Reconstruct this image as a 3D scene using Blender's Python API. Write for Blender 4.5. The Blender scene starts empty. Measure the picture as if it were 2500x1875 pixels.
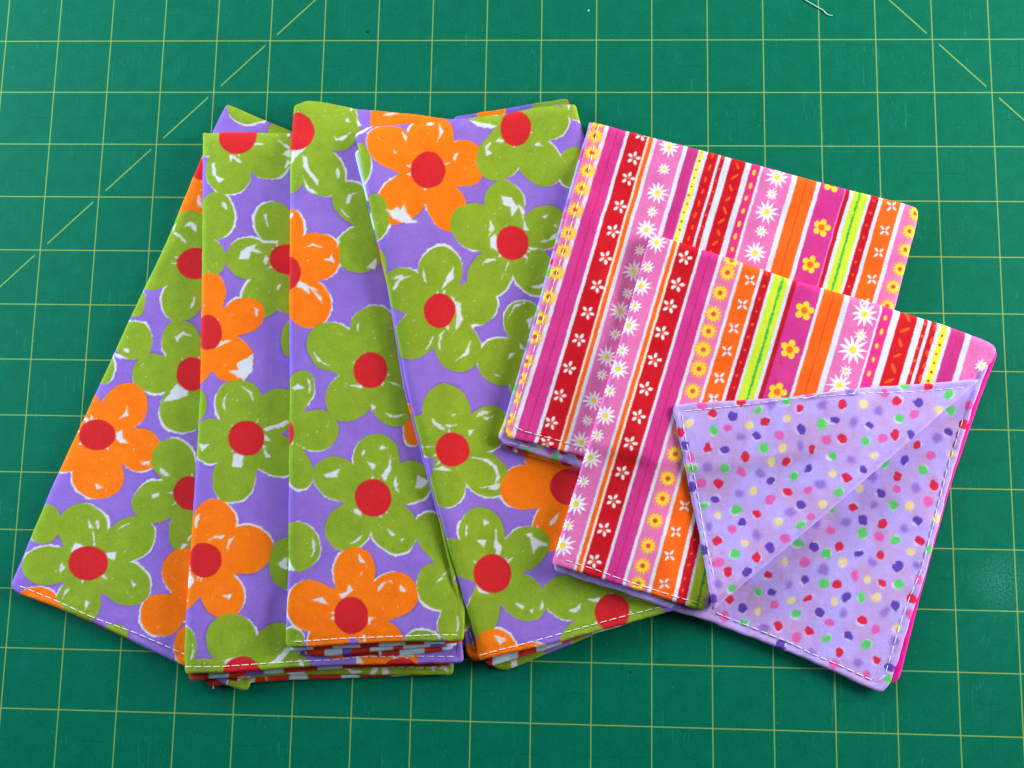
import bpy, math, random
import numpy as np

U = 0.0254                      # everything is measured in inches on the mat, U turns inches into metres
rng = np.random.RandomState(7)
random.seed(7)
scene = bpy.context.scene
COL = scene.collection

# ------------------------------------------------------------------ camera
RV = np.array([-0.13369799928, -0.04287924126, -0.01636168623])
TV = np.array([-9.452790465, 6.399936751, -18.138932222])
FOC = 2371.074298               # focal length in pixels of a 2500 px wide frame
def _rod(r):
    t = np.linalg.norm(r); k = r / t
    K = np.array([[0, -k[2], k[1]], [k[2], 0, -k[0]], [-k[1], k[0], 0]])
    return np.eye(3) + math.sin(t) * K + (1 - math.cos(t)) * K @ K
RC = _rod(RV)
CAM = -RC.T @ TV                # camera position, inches above the mat
cd = bpy.data.cameras.new("camera")
cd.sensor_width = 36.0
cd.lens = FOC / 2500 * 36
cd.clip_start = 0.01
cd.clip_end = 50
cam = bpy.data.objects.new("camera", cd)
COL.objects.link(cam)
from mathutils import Matrix, Vector
M = Matrix.Identity(4)
for i in range(3):
    for j in range(3):
        M[i][j] = RC.T[i][j]
    M[i][3] = CAM[i] * U
cam.matrix_world = M
scene.camera = cam

# ------------------------------------------------------------------ world, lamps, exposure
world = bpy.data.worlds.new("World")
scene.world = world
world.use_nodes = True
bg = world.node_tree.nodes["Background"]
bg.inputs[0].default_value = (0.92, 0.93, 1.0, 1)
bg.inputs[1].default_value = 0.065

def area(name, loc, target, sx, sy, power, colour):
    l = bpy.data.lights.new(name, 'AREA')
    l.shape = 'RECTANGLE'; l.size = sx * U; l.size_y = sy * U
    l.energy = power; l.color = colour
    o = bpy.data.objects.new(name, l); COL.objects.link(o)
    o.location = Vector(loc) * U
    d = (Vector(target) - Vector(loc)).normalized()
    o.rotation_euler = d.to_track_quat('-Z', 'Y').to_euler()
    return o
area("window_light_left", (-19, 2, 8.0), (1, -6, 0), 22, 8, 12.0, (0.68, 0.82, 1.0))
area("window_light_right", (41, 0, 9), (17, -7, 0), 20, 9, 15.5, (0.93, 0.95, 1.0))
area("added_light_back", (10, 22, 14), (10, -1, 0), 34, 11, 4.9, (1.0, 0.98, 0.93))  # added lamp, no window behind it; makes brightness fall off towards the front
scene.view_settings.view_transform = 'Standard'
scene.view_settings.look = 'None'
scene.view_settings.exposure = -0.12
scene.view_settings.gamma = 1.0

# ------------------------------------------------------------------ measuring helpers
def ray_to(px, py, z):
    """photo measurement -> inches on the plane at height z"""
    px = np.asarray(px, float); py = np.asarray(py, float); z = np.asarray(z, float)
    d = np.stack([(px - 1250) / FOC, -(py - 937.5) / FOC, -np.ones_like(px)], -1) @ RC
    t = (z - CAM[2]) / d[..., 2]
    return CAM[0] + t * d[..., 0], CAM[1] + t * d[..., 1]
def survey(x, y, z):
    """inches -> the coordinates in which the prints were measured"""
    X = np.stack([x, y, z], -1) @ RC.T + TV
    return 1250 + FOC * X[..., 0] / -X[..., 2], 937.5 - FOC * X[..., 1] / -X[..., 2]

FR = {'A': (0, 200, 760 / 1659), 'B': (0, 900, 760 / 1659), 'C': (640, 200, 760 / 1659), 'D': (640, 900, 760 / 1659),
      'E': (1200, 250, 600 / 1659), 'G': (1700, 400, 600 / 1659), 'H': (1200, 850, 600 / 1659), 'K': (1700, 850, 760 / 1659),
      'L': (1650, 1235, 850 / 2203), 'P': (0, 0, 1.0)}
def fr(k, x, y):
    ox, oy, s = FR[k]
    return ox + x * s, oy + y * s

_perm = rng.rand(256, 256)
def vnoise(x, y):
    xi = np.floor(x).astype(int); yi = np.floor(y).astype(int)
    fx = x - xi; fy = y - yi
    fx = fx * fx * (3 - 2 * fx); fy = fy * fy * (3 - 2 * fy)
    a = _perm[xi & 255, yi & 255]; b = _perm[(xi + 1) & 255, yi & 255]
    c = _perm[xi & 255, (yi + 1) & 255]; d = _perm[(xi + 1) & 255, (yi + 1) & 255]
    return (a + (b - a) * fx) * (1 - fy) + (c + (d - c) * fx) * fy - 0.5

def rgb(r, g, b):
    return np.array([r, g, b], float)
def to_linear(c):
    c = np.clip(c / 255.0, 0, 1)
    return np.where(c <= 0.04045, c / 12.92, ((c + 0.055) / 1.055) ** 2.4)

# ------------------------------------------------------------------ printed cloth: the flower print
PURPLE = rgb(146, 110, 204); GREEN = rgb(139, 167, 42); ORANGE = rgb(254, 122, 14)
RED = rgb(210, 37, 42); WHITE = rgb(220, 220, 222)
# a flower: (frame, colour, centre, red ellipse or None, petals (x, y, radial half axis, cross half axis))
F1 = [
 ('A', 'g', None, None, [(1330, 120, 115, 100), (1520, 270, 90, 75)]),
 ('A', 'o', (1110, 450), (1100, 465, 92, 60), [(1010, 620, 100, 100), (1120, 620, 100, 90), (990, 480, 100, 60)]),
 ('A', 'g', (1045, 965), (1045, 968, 100, 82), [(1000, 800, 110, 110), (900, 890, 130, 110), (830, 1030, 110, 70), (970, 1160, 115, 100), (1000, 1020, 120, 100)]),
 ('A', 'g', None, None, [(720, 1170, 50, 80)]),
 ('A', 'g', None, None, [(712, 1378, 98, 100)]),
 ('A', 'g', None, None, [(545, 1520, 55, 85)]),
 ('B', 'g', (1020, 30), (1022, 28, 80, 88), [(965, -145, 110, 102), (820, 25, 110, 100), (970, 225, 110, 118)]),
 ('B', 'o', (518, 352), (518, 352, 98, 80), [(665, 205, 130, 112), (740, 432, 118, 108), (525, 570, 120, 132), (370, 450, 120, 85), (470, 220, 100, 70), (400, 330, 110, 100)]),
 ('B', 'g', (1010, 660), (1010, 664, 84, 88), [(925, 488, 112, 108), (835, 708, 125, 106), (975, 860, 110, 70)]),
 ('B', 'g', None, None, [(225, 835, 90, 95), (255, 790, 60, 60)]),
 ('B', 'g', (470, 1037), (470, 1037, 105, 90), [(438, 845, 120, 128), (695, 905, 130, 105), (672, 1145, 128, 106), (415, 1250, 118, 112), (250, 1050, 132, 98)]),
 ('B', 'o', None, None, [(200, 1230, 95, 58), (270, 1290, 60, 50)]),
 ('B', 'g', None, None, [(605, 1420, 70, 55)]),
 ('P', 'g', None, None, [(585, 1672, 26, 22)]),
 ('B', 'o', None, None, [(985, 1085, 115, 122), (865, 1312, 112, 110), (1012, 1480, 78, 115), (1000, 1240, 90, 100)]),
]
F2 = [
 ('A', 'g', (1265, 290), (1265, 285, 102, 100), [(1110, 300, 110, 88), (1215, 480, 112, 118), (1430, 405, 115, 108), (1400, 280, 120, 70), (1500, 380, 60, 90)]),
 ('A', 'g', None, None, [(1150, 715, 92, 120), (1110, 940, 88, 100), (1060, 830, 60, 80)]),
 ('A', 'g', (1530, 940), (1530, 945, 92, 80), [(1462, 745, 105, 98), (1325, 942, 115, 105), (1400, 1140, 118, 98), (1540, 1130, 100, 90), (1600, 830, 90, 70)]),
 ('A', 'o', (1105, 1330), (1105, 1333, 78, 92), [(1115, 1130, 110, 82), (1290, 1250, 118, 88), (1230, 1475, 120, 115), (1070, 1480, 120, 70)]),
 ('A', 'g', None, None, [(1540, 1370, 38, 88)]),
 ('B', 'g', (1313, 370), (1313, 370, 95, 92), [(1275, 185, 122, 122), (1480, 225, 125, 108), (1465, 455, 128, 105), (1248, 580, 130, 108), (1128, 385, 118, 112)]),
 ('B', 'g', None, None, [(1035, 190, 58, 85)]),
 ('B', 'o', (1090, 1020), (1090, 1020, 92, 90), [(1135, 832, 130, 115), (1315, 965, 132, 125), (1185, 1205, 122, 110), (1000, 1160, 140, 80), (1000, 900, 100, 60)]),
 ('B', 'g', None, None, [(1532, 1040, 95, 132)]),
 ('B', 'g', None, None, [(970, 1490, 72, 112)]),
 ('P', 'o', None, (978, 1622, 34, 15), [(945, 1605, 112, 34)]),
 ('B', 'g', (1290, 1620), (1290, 1625, 100, 88), [(1230, 1440, 130, 128), (1480, 1470, 125, 105), (1080, 1610, 110, 60), (1540, 1600, 110, 80)]),
]
F3 = [
 ('C', 'g', (185, 260), (185, 262, 92, 98), [(230, 120, 110, 100), (395, 240, 120, 122), (320, 485, 125, 112), (165, 470, 110, 60), (400, 150, 90, 80)]),
 ('C', 'o', None, None, [(740, 235, 235, 112), (900, 230, 150, 70)]),
 ('C', 'g', (640, 790), None, [(492, 650, 128, 95), (520, 895, 122, 118)]),
 ('C', 'o', (125, 1015), (120, 1015, 82, 90), [(145, 790, 115, 68), (290, 930, 122, 122), (240, 1180, 125, 118)]),
 ('C', 'g', (578, 1537), (578, 1537, 88, 93), [(600, 1320, 122, 125), (372, 1412, 132, 122), (465, 1678, 132, 118), (700, 1705, 130, 116), (740, 1480, 120, 110)]),
 ('D', 'g', (110, 345), (108, 345, 58, 75), [(192, 122, 115, 74), (290, 328, 112, 106), (188, 530, 112, 74)]),
 ('D', 'g', (592, 688), (592, 688, 96, 100), [(610, 478, 125, 118), (398, 585, 125, 108), (790, 603, 115, 106), (462, 840, 135, 112), (702, 845, 138, 116)]),
 ('D', 'g', None, None, [(178, 948, 124, 128)]),
 ('D', 'o', (475, 1315), (475, 1315, 90, 98), [(492, 1085, 130, 108), (698, 1208, 130, 116), (262, 1262, 132, 130), (640, 1440, 130, 92), (350, 1440, 120, 90)]),
 ('D', 'g', (1080, 1090), None, [(925, 890, 125, 98), (948, 1155, 118, 125), (1030, 1370, 100, 85)]),
 ('D', 'g', None, None, [(850, 1452, 92, 48)]),
 ('D', 'g', None, None, [(150, 1450, 70, 60)]),
 ('D', 'o', None, None, [(805, 330, 40, 72)]),
]
F4 = [
 ('C', 'o', (885, 470), (885, 470, 92, 96), [(695, 350, 145, 108), (900, 300, 122, 118), (1075, 435, 115, 120), (742, 625, 140, 112), (985, 665, 135, 100)]),
 ('C', 'g', (1350, 245), (1350, 245, 80, 96), [(1190, 180, 110, 50), (1260, 400, 128, 110), (1480, 425, 132, 106), (1510, 210, 118, 98), (1400, 130, 60, 60)]),
 ('C', 'g', None, None, [(1690, 130, 90, 62)]),
 ('C', 'g', None, None, [(1664, 456, 82, 103)]),
 ('C', 'g', (1333, 860), (1333, 860, 84, 90), [(1292, 650, 122, 100), (1135, 768, 128, 116), (1500, 775, 120, 110), (1215, 1028, 132, 108), (1452, 1010, 132, 108)]),
 ('C', 'g', (945, 1218), (945, 1218, 82, 90), [(950, 1010, 125, 112), (758, 1110, 128, 108), (1130, 1182, 118, 114), (818, 1350, 132, 108), (1040, 1408, 135, 116)]),
 ('C', 'g', (1490, 1440), None, [(1405, 1295, 125, 108), (1280, 1490, 125, 122), (1430, 1600, 120, 100)]),
 ('D', 'g', (1015, 432), (1015, 432, 88, 90), [(982, 228, 140, 124), (1200, 318, 122, 108), (1188, 562, 132, 104), (985, 620, 115, 95), (865, 350, 115, 100)]),
 ('D', 'o', (1640, 630), (1640, 630, 105, 95), [(1405, 635, 130, 115), (1560, 840, 135, 112), (1500, 480, 120, 85)]),
 ('D', 'g', (1227, 1093), (1227, 1093, 100, 102), [(1172, 880, 138, 114), (1400, 962, 135, 104), (1388, 1220, 140, 108), (1175, 1300, 130, 84), (1040, 1010, 120, 92)]),
 ('D', 'o', None, None, [(1235, 1500, 115, 105), (1430, 1512, 78, 50)]),
 ('D', 'g', (1865, 1298), (1865, 1298, 92, 96), [(1625, 1218, 128, 112), (1700, 1430, 125, 85), (2010, 1330, 150, 100), (1850, 1130, 120, 110)]),
 ('C', 'g', None, None, [(498, 430, 76, 112), (598, 715, 72, 118), (600, 985, 55, 100)]),
]
# large bare-cloth patches inside the flowers (frame, polygon)
W1 = [('B', [(865, 180), (930, 110), (1000, 85), (1000, 140), (950, 160)]), ('B', [(615, 340), (650, 330), (650, 360), (685, 400), (640, 395), (620, 370)]),
      ('B', [(470, 805), (505, 855), (475, 850)]), ('B', [(400, 925), (455, 950), (375, 980)]), ('B', [(570, 985), (620, 975), (610, 1015), (575, 1010)]),
      ('B', [(495, 860), (510, 935), (500, 945), (495, 900)]), ('B', [(810, 670), (845, 665), (845, 680), (810, 690)]),
      ('B', [(510, 612), (550, 635), (515, 645)]), ('B', [(680, 200), (685, 250), (630, 270), (660, 240)]), ('B', [(755, 495), (790, 495), (755, 510)]),
      ('B', [(700, 1125), (725, 1150), (712, 1175)]), ('B', [(455, 1235), (480, 1245), (455, 1285)]), ('B', [(970, 930), (1005, 935), (965, 960)]),
      ('A', [(985, 770), (1010, 745), (1045, 760), (1050, 800), (1030, 790), (1015, 765)]), ('A', [(930, 1360), (975, 1330), (1020, 1355), (975, 1345), (945, 1385)]),
      ('A', [(600, 1440), (700, 1480), (620, 1470)]), ('A', [(940, 1610), (1000, 1640), (900, 1659)])]
W2 = [('A', [(1480, 310), (1545, 345), (1560, 410), (1505, 385), (1535, 360)]), ('A', [(1130, 440), (1145, 430), (1150, 500), (1200, 520), (1165, 540), (1135, 490)]),
      ('A', [(1225, 390), (1238, 390), (1235, 430), (1228, 425)]), ('A', [(1370, 860), (1355, 890), (1410, 915), (1340, 905), (1325, 945), (1270, 945), (1290, 895)]),
      ('A', [(1365, 830), (1420, 850), (1480, 845), (1480, 862), (1400, 858)]), ('A', [(1265, 1500), (1350, 1450), (1345, 1540), (1300, 1590), (1220, 1540), (1270, 1535)]),
      ('A', [(1415, 695), (1428, 770), (1405, 710)]), ('A', [(1530, 410), (1550, 430), (1520, 460)]),
      ('B', [(1245, 450), (1300, 455), (1290, 530), (1240, 520)]), ('B', [(1405, 320), (1530, 275), (1540, 290), (1420, 335)]), ('B', [(1405, 345), (1450, 390), (1410, 380)]),
      ('B', [(1395, 400), (1440, 470), (1415, 475)]), ('B', [(1290, 95), (1345, 125), (1350, 175), (1335, 140)]), ('B', [(1055, 400), (1110, 405), (1075, 440)]),
      ('B', [(990, 1070), (1035, 1120), (1030, 1140), (1005, 1175), (990, 1160)]), ('B', [(1105, 920), (1150, 890), (1195, 890), (1180, 905), (1130, 905)]),
      ('B', [(1185, 1210), (1240, 1200), (1220, 1230)]), ('B', [(1480, 1040), (1530, 1000), (1530, 1070), (1495, 1060)]),
      ('B', [(1430, 1580), (1530, 1485), (1555, 1490), (1500, 1560)]), ('B', [(1200, 1550), (1280, 1530), (1200, 1565)])]
W3 = [('C', [(215, 390), (235, 400), (250, 470), (300, 525), (295, 555), (255, 500), (220, 450)]), ('C', [(155, 360), (235, 350), (200, 380), (150, 430)]),
      ('C', [(215, 500), (250, 560), (300, 600), (240, 580)]), ('C', [(385, 290), (400, 305), (470, 270), (430, 315), (395, 310)]), ('C', [(440, 210), (455, 195), (468, 212)]),
      ('C', [(500, 185), (530, 230), (510, 240)]), ('C', [(395, 840), (415, 850), (400, 890)]), ('C', [(450, 645), (460, 600), (525, 585), (480, 605), (465, 645)]),
      ('C', [(190, 1060), (240, 1080), (250, 1130), (215, 1100), (185, 1090)]), ('C', [(250, 1090), (320, 1150), (320, 1180), (280, 1130)]), ('C', [(230, 880), (270, 862), (335, 885), (265, 872)]),
      ('C', [(330, 945), (360, 940), (370, 920), (385, 960)]), ('C', [(555, 990), (610, 935), (600, 1000)]), ('C', [(480, 1495), (490, 1490), (490, 1505)]),
      ('D', [(160, 100), (185, 80), (225, 105), (170, 112)]), ('D', [(470, 90), (535, 85), (530, 105), (510, 100)]), ('D', [(580, 190), (605, 205), (585, 225)]),
      ('D', [(660, 65), (720, 80), (770, 120), (730, 95)]), ('D', [(655, 235), (700, 250), (775, 240), (720, 262), (680, 255)]), ('D', [(180, 400), (235, 430), (190, 410)]),
      ('D', [(330, 565), (410, 535), (400, 580), (345, 580)]), ('D', [(620, 430), (640, 405), (660, 425)]), ('D', [(560, 495), (610, 510), (590, 540)]),
      ('D', [(685, 465), (688, 530), (660, 600), (638, 570), (670, 520)]), ('D', [(830, 570), (890, 600), (850, 640), (815, 635)]), ('D', [(485, 745), (525, 750), (530, 790), (490, 765)]),
      ('D', [(665, 850), (710, 885), (690, 895)]), ('D', [(735, 910), (755, 905), (745, 925)]), ('D', [(130, 1010), (180, 1075), (125, 1080)]),
      ('D', [(260, 1235), (320, 1218), (355, 1255), (290, 1240)]), ('D', [(400, 1200), (450, 1190), (465, 1150), (485, 1180), (430, 1225)]), ('D', [(515, 990), (550, 1035), (520, 1030)]),
      ('D', [(735, 1150), (768, 1185), (735, 1190)]), ('D', [(670, 1130), (690, 1125), (695, 1145)]), ('D', [(565, 1320), (610, 1330), (580, 1340), (570, 1365)]),
      ('D', [(535, 1415), (550, 1420), (550, 1460), (540, 1455)]), ('D', [(930, 1140), (990, 1070), (960, 1120)]), ('D', [(1040, 1320), (1052, 1350), (1040, 1400)])]
W4 = [('C', [(660, 680), (700, 685), (720, 660), (735, 680), (755, 655), (775, 700), (800, 735), (830, 745), (770, 757), (700, 730)]), ('C', [(490, 275), (545, 225), (600, 222), (545, 262), (495, 285)]),
      ('C', [(745, 265), (775, 295), (765, 322)]), ('C', [(945, 225), (965, 265), (930, 325), (945, 280)]), ('C', [(1025, 390), (1055, 372), (1035, 400), (1030, 430), (1018, 410)]),
      ('C', [(700, 365), (718, 378), (708, 385)]), ('C', [(1185, 345), (1220, 320), (1200, 360), (1225, 380), (1195, 395)]), ('C', [(1100, 200), (1250, 235), (1220, 250), (1150, 240)]),
      ('C', [(1275, 605), (1330, 620), (1365, 670), (1330, 720), (1325, 670), (1285, 650)]), ('C', [(1360, 640), (1400, 690), (1390, 740), (1380, 700)]), ('C', [(1395, 740), (1420, 790), (1395, 790)]),
      ('C', [(1215, 830), (1245, 805), (1265, 910), (1240, 890), (1220, 885)]), ('C', [(1415, 880), (1490, 890), (1430, 895)]), ('C', [(1310, 950), (1318, 960), (1275, 1050), (1300, 1000)]),
      ('C', [(1430, 1090), (1515, 1075), (1500, 1098), (1450, 1098)]), ('C', [(1485, 720), (1530, 700), (1510, 725)]), ('C', [(1550, 765), (1565, 760), (1575, 775)]),
      ('C', [(695, 1100), (730, 1045), (800, 1030), (735, 1060), (705, 1110)]), ('C', [(1020, 985), (1020, 1050), (958, 1100), (985, 1040)]),
      ('C', [(1000, 1130), (1030, 1165), (1060, 1180), (1060, 1230), (1070, 1270), (1030, 1330), (1035, 1250), (1030, 1190)]), ('C', [(870, 1430), (912, 1355), (900, 1400)]),
      ('C', [(1110, 1380), (1100, 1450), (1035, 1485), (1090, 1430)]), ('C', [(1105, 1290), (1180, 1297), (1120, 1310)]), ('C', [(1310, 1480), (1320, 1440), (1350, 1450)]),
      ('C', [(1408, 1270), (1450, 1245), (1425, 1310)]), ('C', [(1310, 1260), (1345, 1190), (1400, 1175), (1345, 1205)]), ('C', [(1360, 1370), (1400, 1425), (1380, 1420)]),
      ('D', [(960, 300), (1040, 298), (1000, 315)]), ('D', [(1010, 240), (1035, 245), (1015, 252)]), ('D', [(860, 412), (925, 415), (870, 422)]), ('D', [(910, 535), (965, 520), (1015, 545), (960, 540)]),
      ('D', [(1110, 470), (1200, 480), (1250, 520), (1265, 580), (1240, 630), (1160, 635), (1235, 620), (1250, 570), (1230, 520), (1180, 490)]),
      ('D', [(1100, 330), (1130, 325), (1105, 360)]), ('D', [(1180, 260), (1230, 255), (1195, 275)]), ('D', [(1180, 800), (1210, 820), (1180, 840)]),
      ('D', [(1245, 850), (1255, 920), (1280, 950), (1262, 1000), (1235, 950)]), ('D', [(1140, 910), (1195, 915), (1180, 955)]), ('D', [(1420, 880), (1520, 940), (1470, 950), (1445, 985)]),
      ('D', [(1140, 1140), (1170, 1160), (1215, 1195), (1190, 1200), (1150, 1190)]), ('D', [(1345, 1245), (1400, 1265), (1385, 1285)]), ('D', [(1425, 1290), (1450, 1270), (1440, 1305)]),
      ('D', [(1240, 1425), (1290, 1455), (1270, 1470)]), ('D', [(1535, 815), (1580, 770), (1570, 810), (1535, 840)]), ('D', [(1240, 1420), (1260, 1450), (1245, 1450)]),
      ('D', [(1800, 1220), (1790, 1250), (1740, 1230)])]

def ell_d(x, y, cx, cy, a, b, ca, sa):
    dx = x - cx; dy = y - cy
    u = (dx * ca + dy * sa) / a; v = (-dx * sa + dy * ca) / b
    k = np.sqrt(u * u + v * v) + 1e-9
    g = np.sqrt((u / a) ** 2 + (v / b) ** 2) + 1e-9
    return k * (k - 1) / g
def cone_d(x, y, ax, ay, bx, by, ra, rb):
    vx, vy = bx - ax, by - ay
    L2 = vx * vx + vy * vy + 1e-9
    t = np.clip(((x - ax) * vx + (y - ay) * vy) / L2, 0, 1)
    return np.hypot(x - ax - t * vx, y - ay - t * vy) - (ra + (rb - ra) * t)
def poly_d(x, y, pts):
    pts = np.array(pts, float); n = len(pts)
    d = np.full(x.shape, 1e9); ins = np.zeros(x.shape, bool)
    for i in range(n):
        ax, ay = pts[i]; bx, by = pts[(i + 1) % n]
        vx, vy = bx - ax, by - ay
        t = np.clip(((x - ax) * vx + (y - ay) * vy) / (vx * vx + vy * vy + 1e-9), 0, 1)
        d = np.minimum(d, np.hypot(x - ax - t * vx, y - ay - t * vy))
        c = ((ay > y) != (by > y)) & (x < (bx - ax) * (y - ay) / (by - ay + 1e-12) + ax)
        ins ^= c
    return np.where(ins, -d, d)
def soft(d, w=2.0):
    return np.clip(0.5 - d / w, 0, 1)
def mix(col, idx, c, a):
    col[idx] += (c - col[idx]) * a[:, None]

def flower_print(flowers, patches, seed):
    fl = []
    r = np.random.RandomState(seed)
    for k, colr, cen, red, pets in flowers:
        s = FR[k][2]
        if cen is not None:
            cen = fr(k, *cen)
        P = []
        base = r.rand() * 6.28
        for (x, y, a, b) in pets:
            X, Y = fr(k, x, y)
            if cen is not None:
                L = math.hypot(X - cen[0], Y - cen[1]) + 1e-6
                ca, sa = (X - cen[0]) / L, (Y - cen[1]) / L
            else:
                ca, sa = 1.0, 0.0
            sh = base + r.randn() * 0.7
            m = 3.4 + 3.6 * r.rand()
            P.append((X, Y, a * s, b * s, ca, sa, math.cos(sh) * m, math.sin(sh) * m))
        rd = None
        if red is not None:
            X, Y = fr(k, red[0], red[1]); rd = (X, Y, red[2] * s, red[3] * s)
        marks = []
        for (X, Y, a, b, ca, sa, _, _) in P:
            if a < 30: continue
            for q in range(r.randint(0, 2)):
                t0 = r.rand() * 6.28; sp = 0.25 + 0.45 * r.rand(); rr = 0.62 + 0.2 * r.rand()
                marks.append(('arc', X, Y, a * rr, b * rr, ca, sa, t0, sp, 1.5 + 1.6 * r.rand()))
            for q in range(r.randint(1, 5)):
                t0 = r.rand() * 6.28; rr = r.rand() ** 0.5 * 0.75
                ux, uy = math.cos(t0) * a * rr, math.sin(t0) * b * rr
                ang = r.rand() * 3.14; L = 0.5 + 3.2 * r.rand() ** 2
                marks.append(('tick', X + ux * ca - uy * sa, Y + ux * sa + uy * ca, ang, L, 0.7 + 0.9 * r.rand(), 0.35 + 0.5 * r.rand()))
        if rd is not None:
            for q in range(r.randint(3, 6)):
                t0 = r.rand() * 6.28; L = 5 + 12 * r.rand() ** 1.5
                marks.append(('ray', rd[0], rd[1], rd[2], rd[3], t0, L, 2 + 3.0 * r.rand()))
        fl.append((colr, cen, rd, P, marks))
    pol = [[fr(k, *p) for p in pts] for k, pts in patches]
    def f(px, py):
        n = len(px)
        n1 = vnoise(px / 7.0, py / 7.0); n2 = vnoise(px / 30.0 + 50, py / 30.0)
        n3 = vnoise(px / 2.6, py / 2.6)
        col = PURPLE + (n2 * 7 + vnoise(px / 90.0, py / 90.0) * 8)[:, None] * rgb(1, 1, .8)
        store = []
        for colr, cen, rd, P, marks in fl:
            xs = [p[0] for p in P] + ([cen[0]] if cen else []); ys = [p[1] for p in P] + ([cen[1]] if cen else [])
            m = 75
            idx = np.nonzero((px > min(xs) - m) & (px < max(xs) + m) & (py > min(ys) - m) & (py < max(ys) + m))[0]
            if len(idx) == 0:
                continue
            x = px[idx]; y = py[idx]
            wob = n1[idx] * 1.3 + n2[idx] * 4.5 + n3[idx] * .35 - 2.6
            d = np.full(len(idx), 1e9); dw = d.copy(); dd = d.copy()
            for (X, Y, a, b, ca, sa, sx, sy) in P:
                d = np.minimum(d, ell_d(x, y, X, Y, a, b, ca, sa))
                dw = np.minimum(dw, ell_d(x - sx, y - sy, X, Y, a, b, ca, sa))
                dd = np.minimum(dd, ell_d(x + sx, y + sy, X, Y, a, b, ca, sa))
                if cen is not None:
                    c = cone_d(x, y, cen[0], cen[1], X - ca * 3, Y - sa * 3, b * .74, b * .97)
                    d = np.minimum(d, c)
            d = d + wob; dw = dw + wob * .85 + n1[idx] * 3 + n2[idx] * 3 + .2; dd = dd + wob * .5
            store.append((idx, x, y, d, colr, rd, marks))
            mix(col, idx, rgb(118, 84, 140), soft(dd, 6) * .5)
            mix(col, idx, WHITE, soft(dw, 2.0))
        for idx, x, y, d, colr, rd, marks in store:
            base = GREEN if colr == 'g' else ORANGE
            tone = (n2[idx] * 10 + n1[idx] * 5)[:, None]
            a = soft(d, 2.2)
            col[idx] += (base + tone * (rgb(1, 1, .4) if colr == 'g' else rgb(.1, 1, .5)) - col[idx]) * a[:, None]
            ins = soft(d + 3, 2)
            for mk in marks:
                if mk[0] == 'arc':
                    _, X, Y, a_, b_, ca, sa, t0, sp, w = mk
                    dx = x - X; dy = y - Y
                    u = (dx * ca + dy * sa) / a_; v = (-dx * sa + dy * ca) / b_
                    ang = (np.arctan2(v, u) - t0 + np.pi) % (2 * np.pi) - np.pi
                    k = np.abs(np.hypot(u, v) - 1) * min(a_, b_)
                    ww = w * 1.6 * np.clip(1 - (ang / sp) ** 2, 0, 1) * (1 + n1[idx] * 1.5)
                    mix(col, idx, WHITE, soft(k - ww, 1.6) * (np.abs(ang) < sp) * ins * .9)
                elif mk[0] == 'tick':
                    _, X, Y, ang, L, w, al = mk
                    ca, sa = math.cos(ang), math.sin(ang)
                    dd_ = cone_d(x, y, X - ca * L, Y - sa * L, X + ca * L, Y + sa * L, w, w * .3)
                    mix(col, idx, WHITE, soft(dd_, 2.0) * ins * al)
                else:
                    _, X, Y, ra, rb, t0, L, w = mk
                    ca, sa = math.cos(t0), math.sin(t0)
                    x0, y0 = X + ca * ra * .9, Y + sa * rb * .9
                    dd_ = cone_d(x, y, x0, y0, x0 + ca * (L + ra * .1), y0 + sa * (L + rb * .1), w * 1.3, .4) + n1[idx] * 3
                    mix(col, idx, WHITE, soft(dd_, 1.8) * ins * .9)
        for pts in pol:
            a = np.array(pts); m = 5
            idx = np.nonzero((px > a[:, 0].min() - m) & (px < a[:, 0].max() + m) & (py > a[:, 1].min() - m) & (py < a[:, 1].max() + m))[0]
            if len(idx):
                dd_ = poly_d(px[idx], py[idx], pts) + n1[idx] * 3.5 - .2
                mix(col, idx, WHITE, soft(dd_, 3.0))
        for idx, x, y, d, colr, rd, marks in store:
            if rd is not None:
                dd_ = ell_d(x, y, rd[0], rd[1], rd[2], rd[3], 1, 0) + n1[idx] * 1.2 + n2[idx] * 3 - .8
                mix(col, idx, RED, soft(dd_, 2.2))
        return col
    return f

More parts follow.
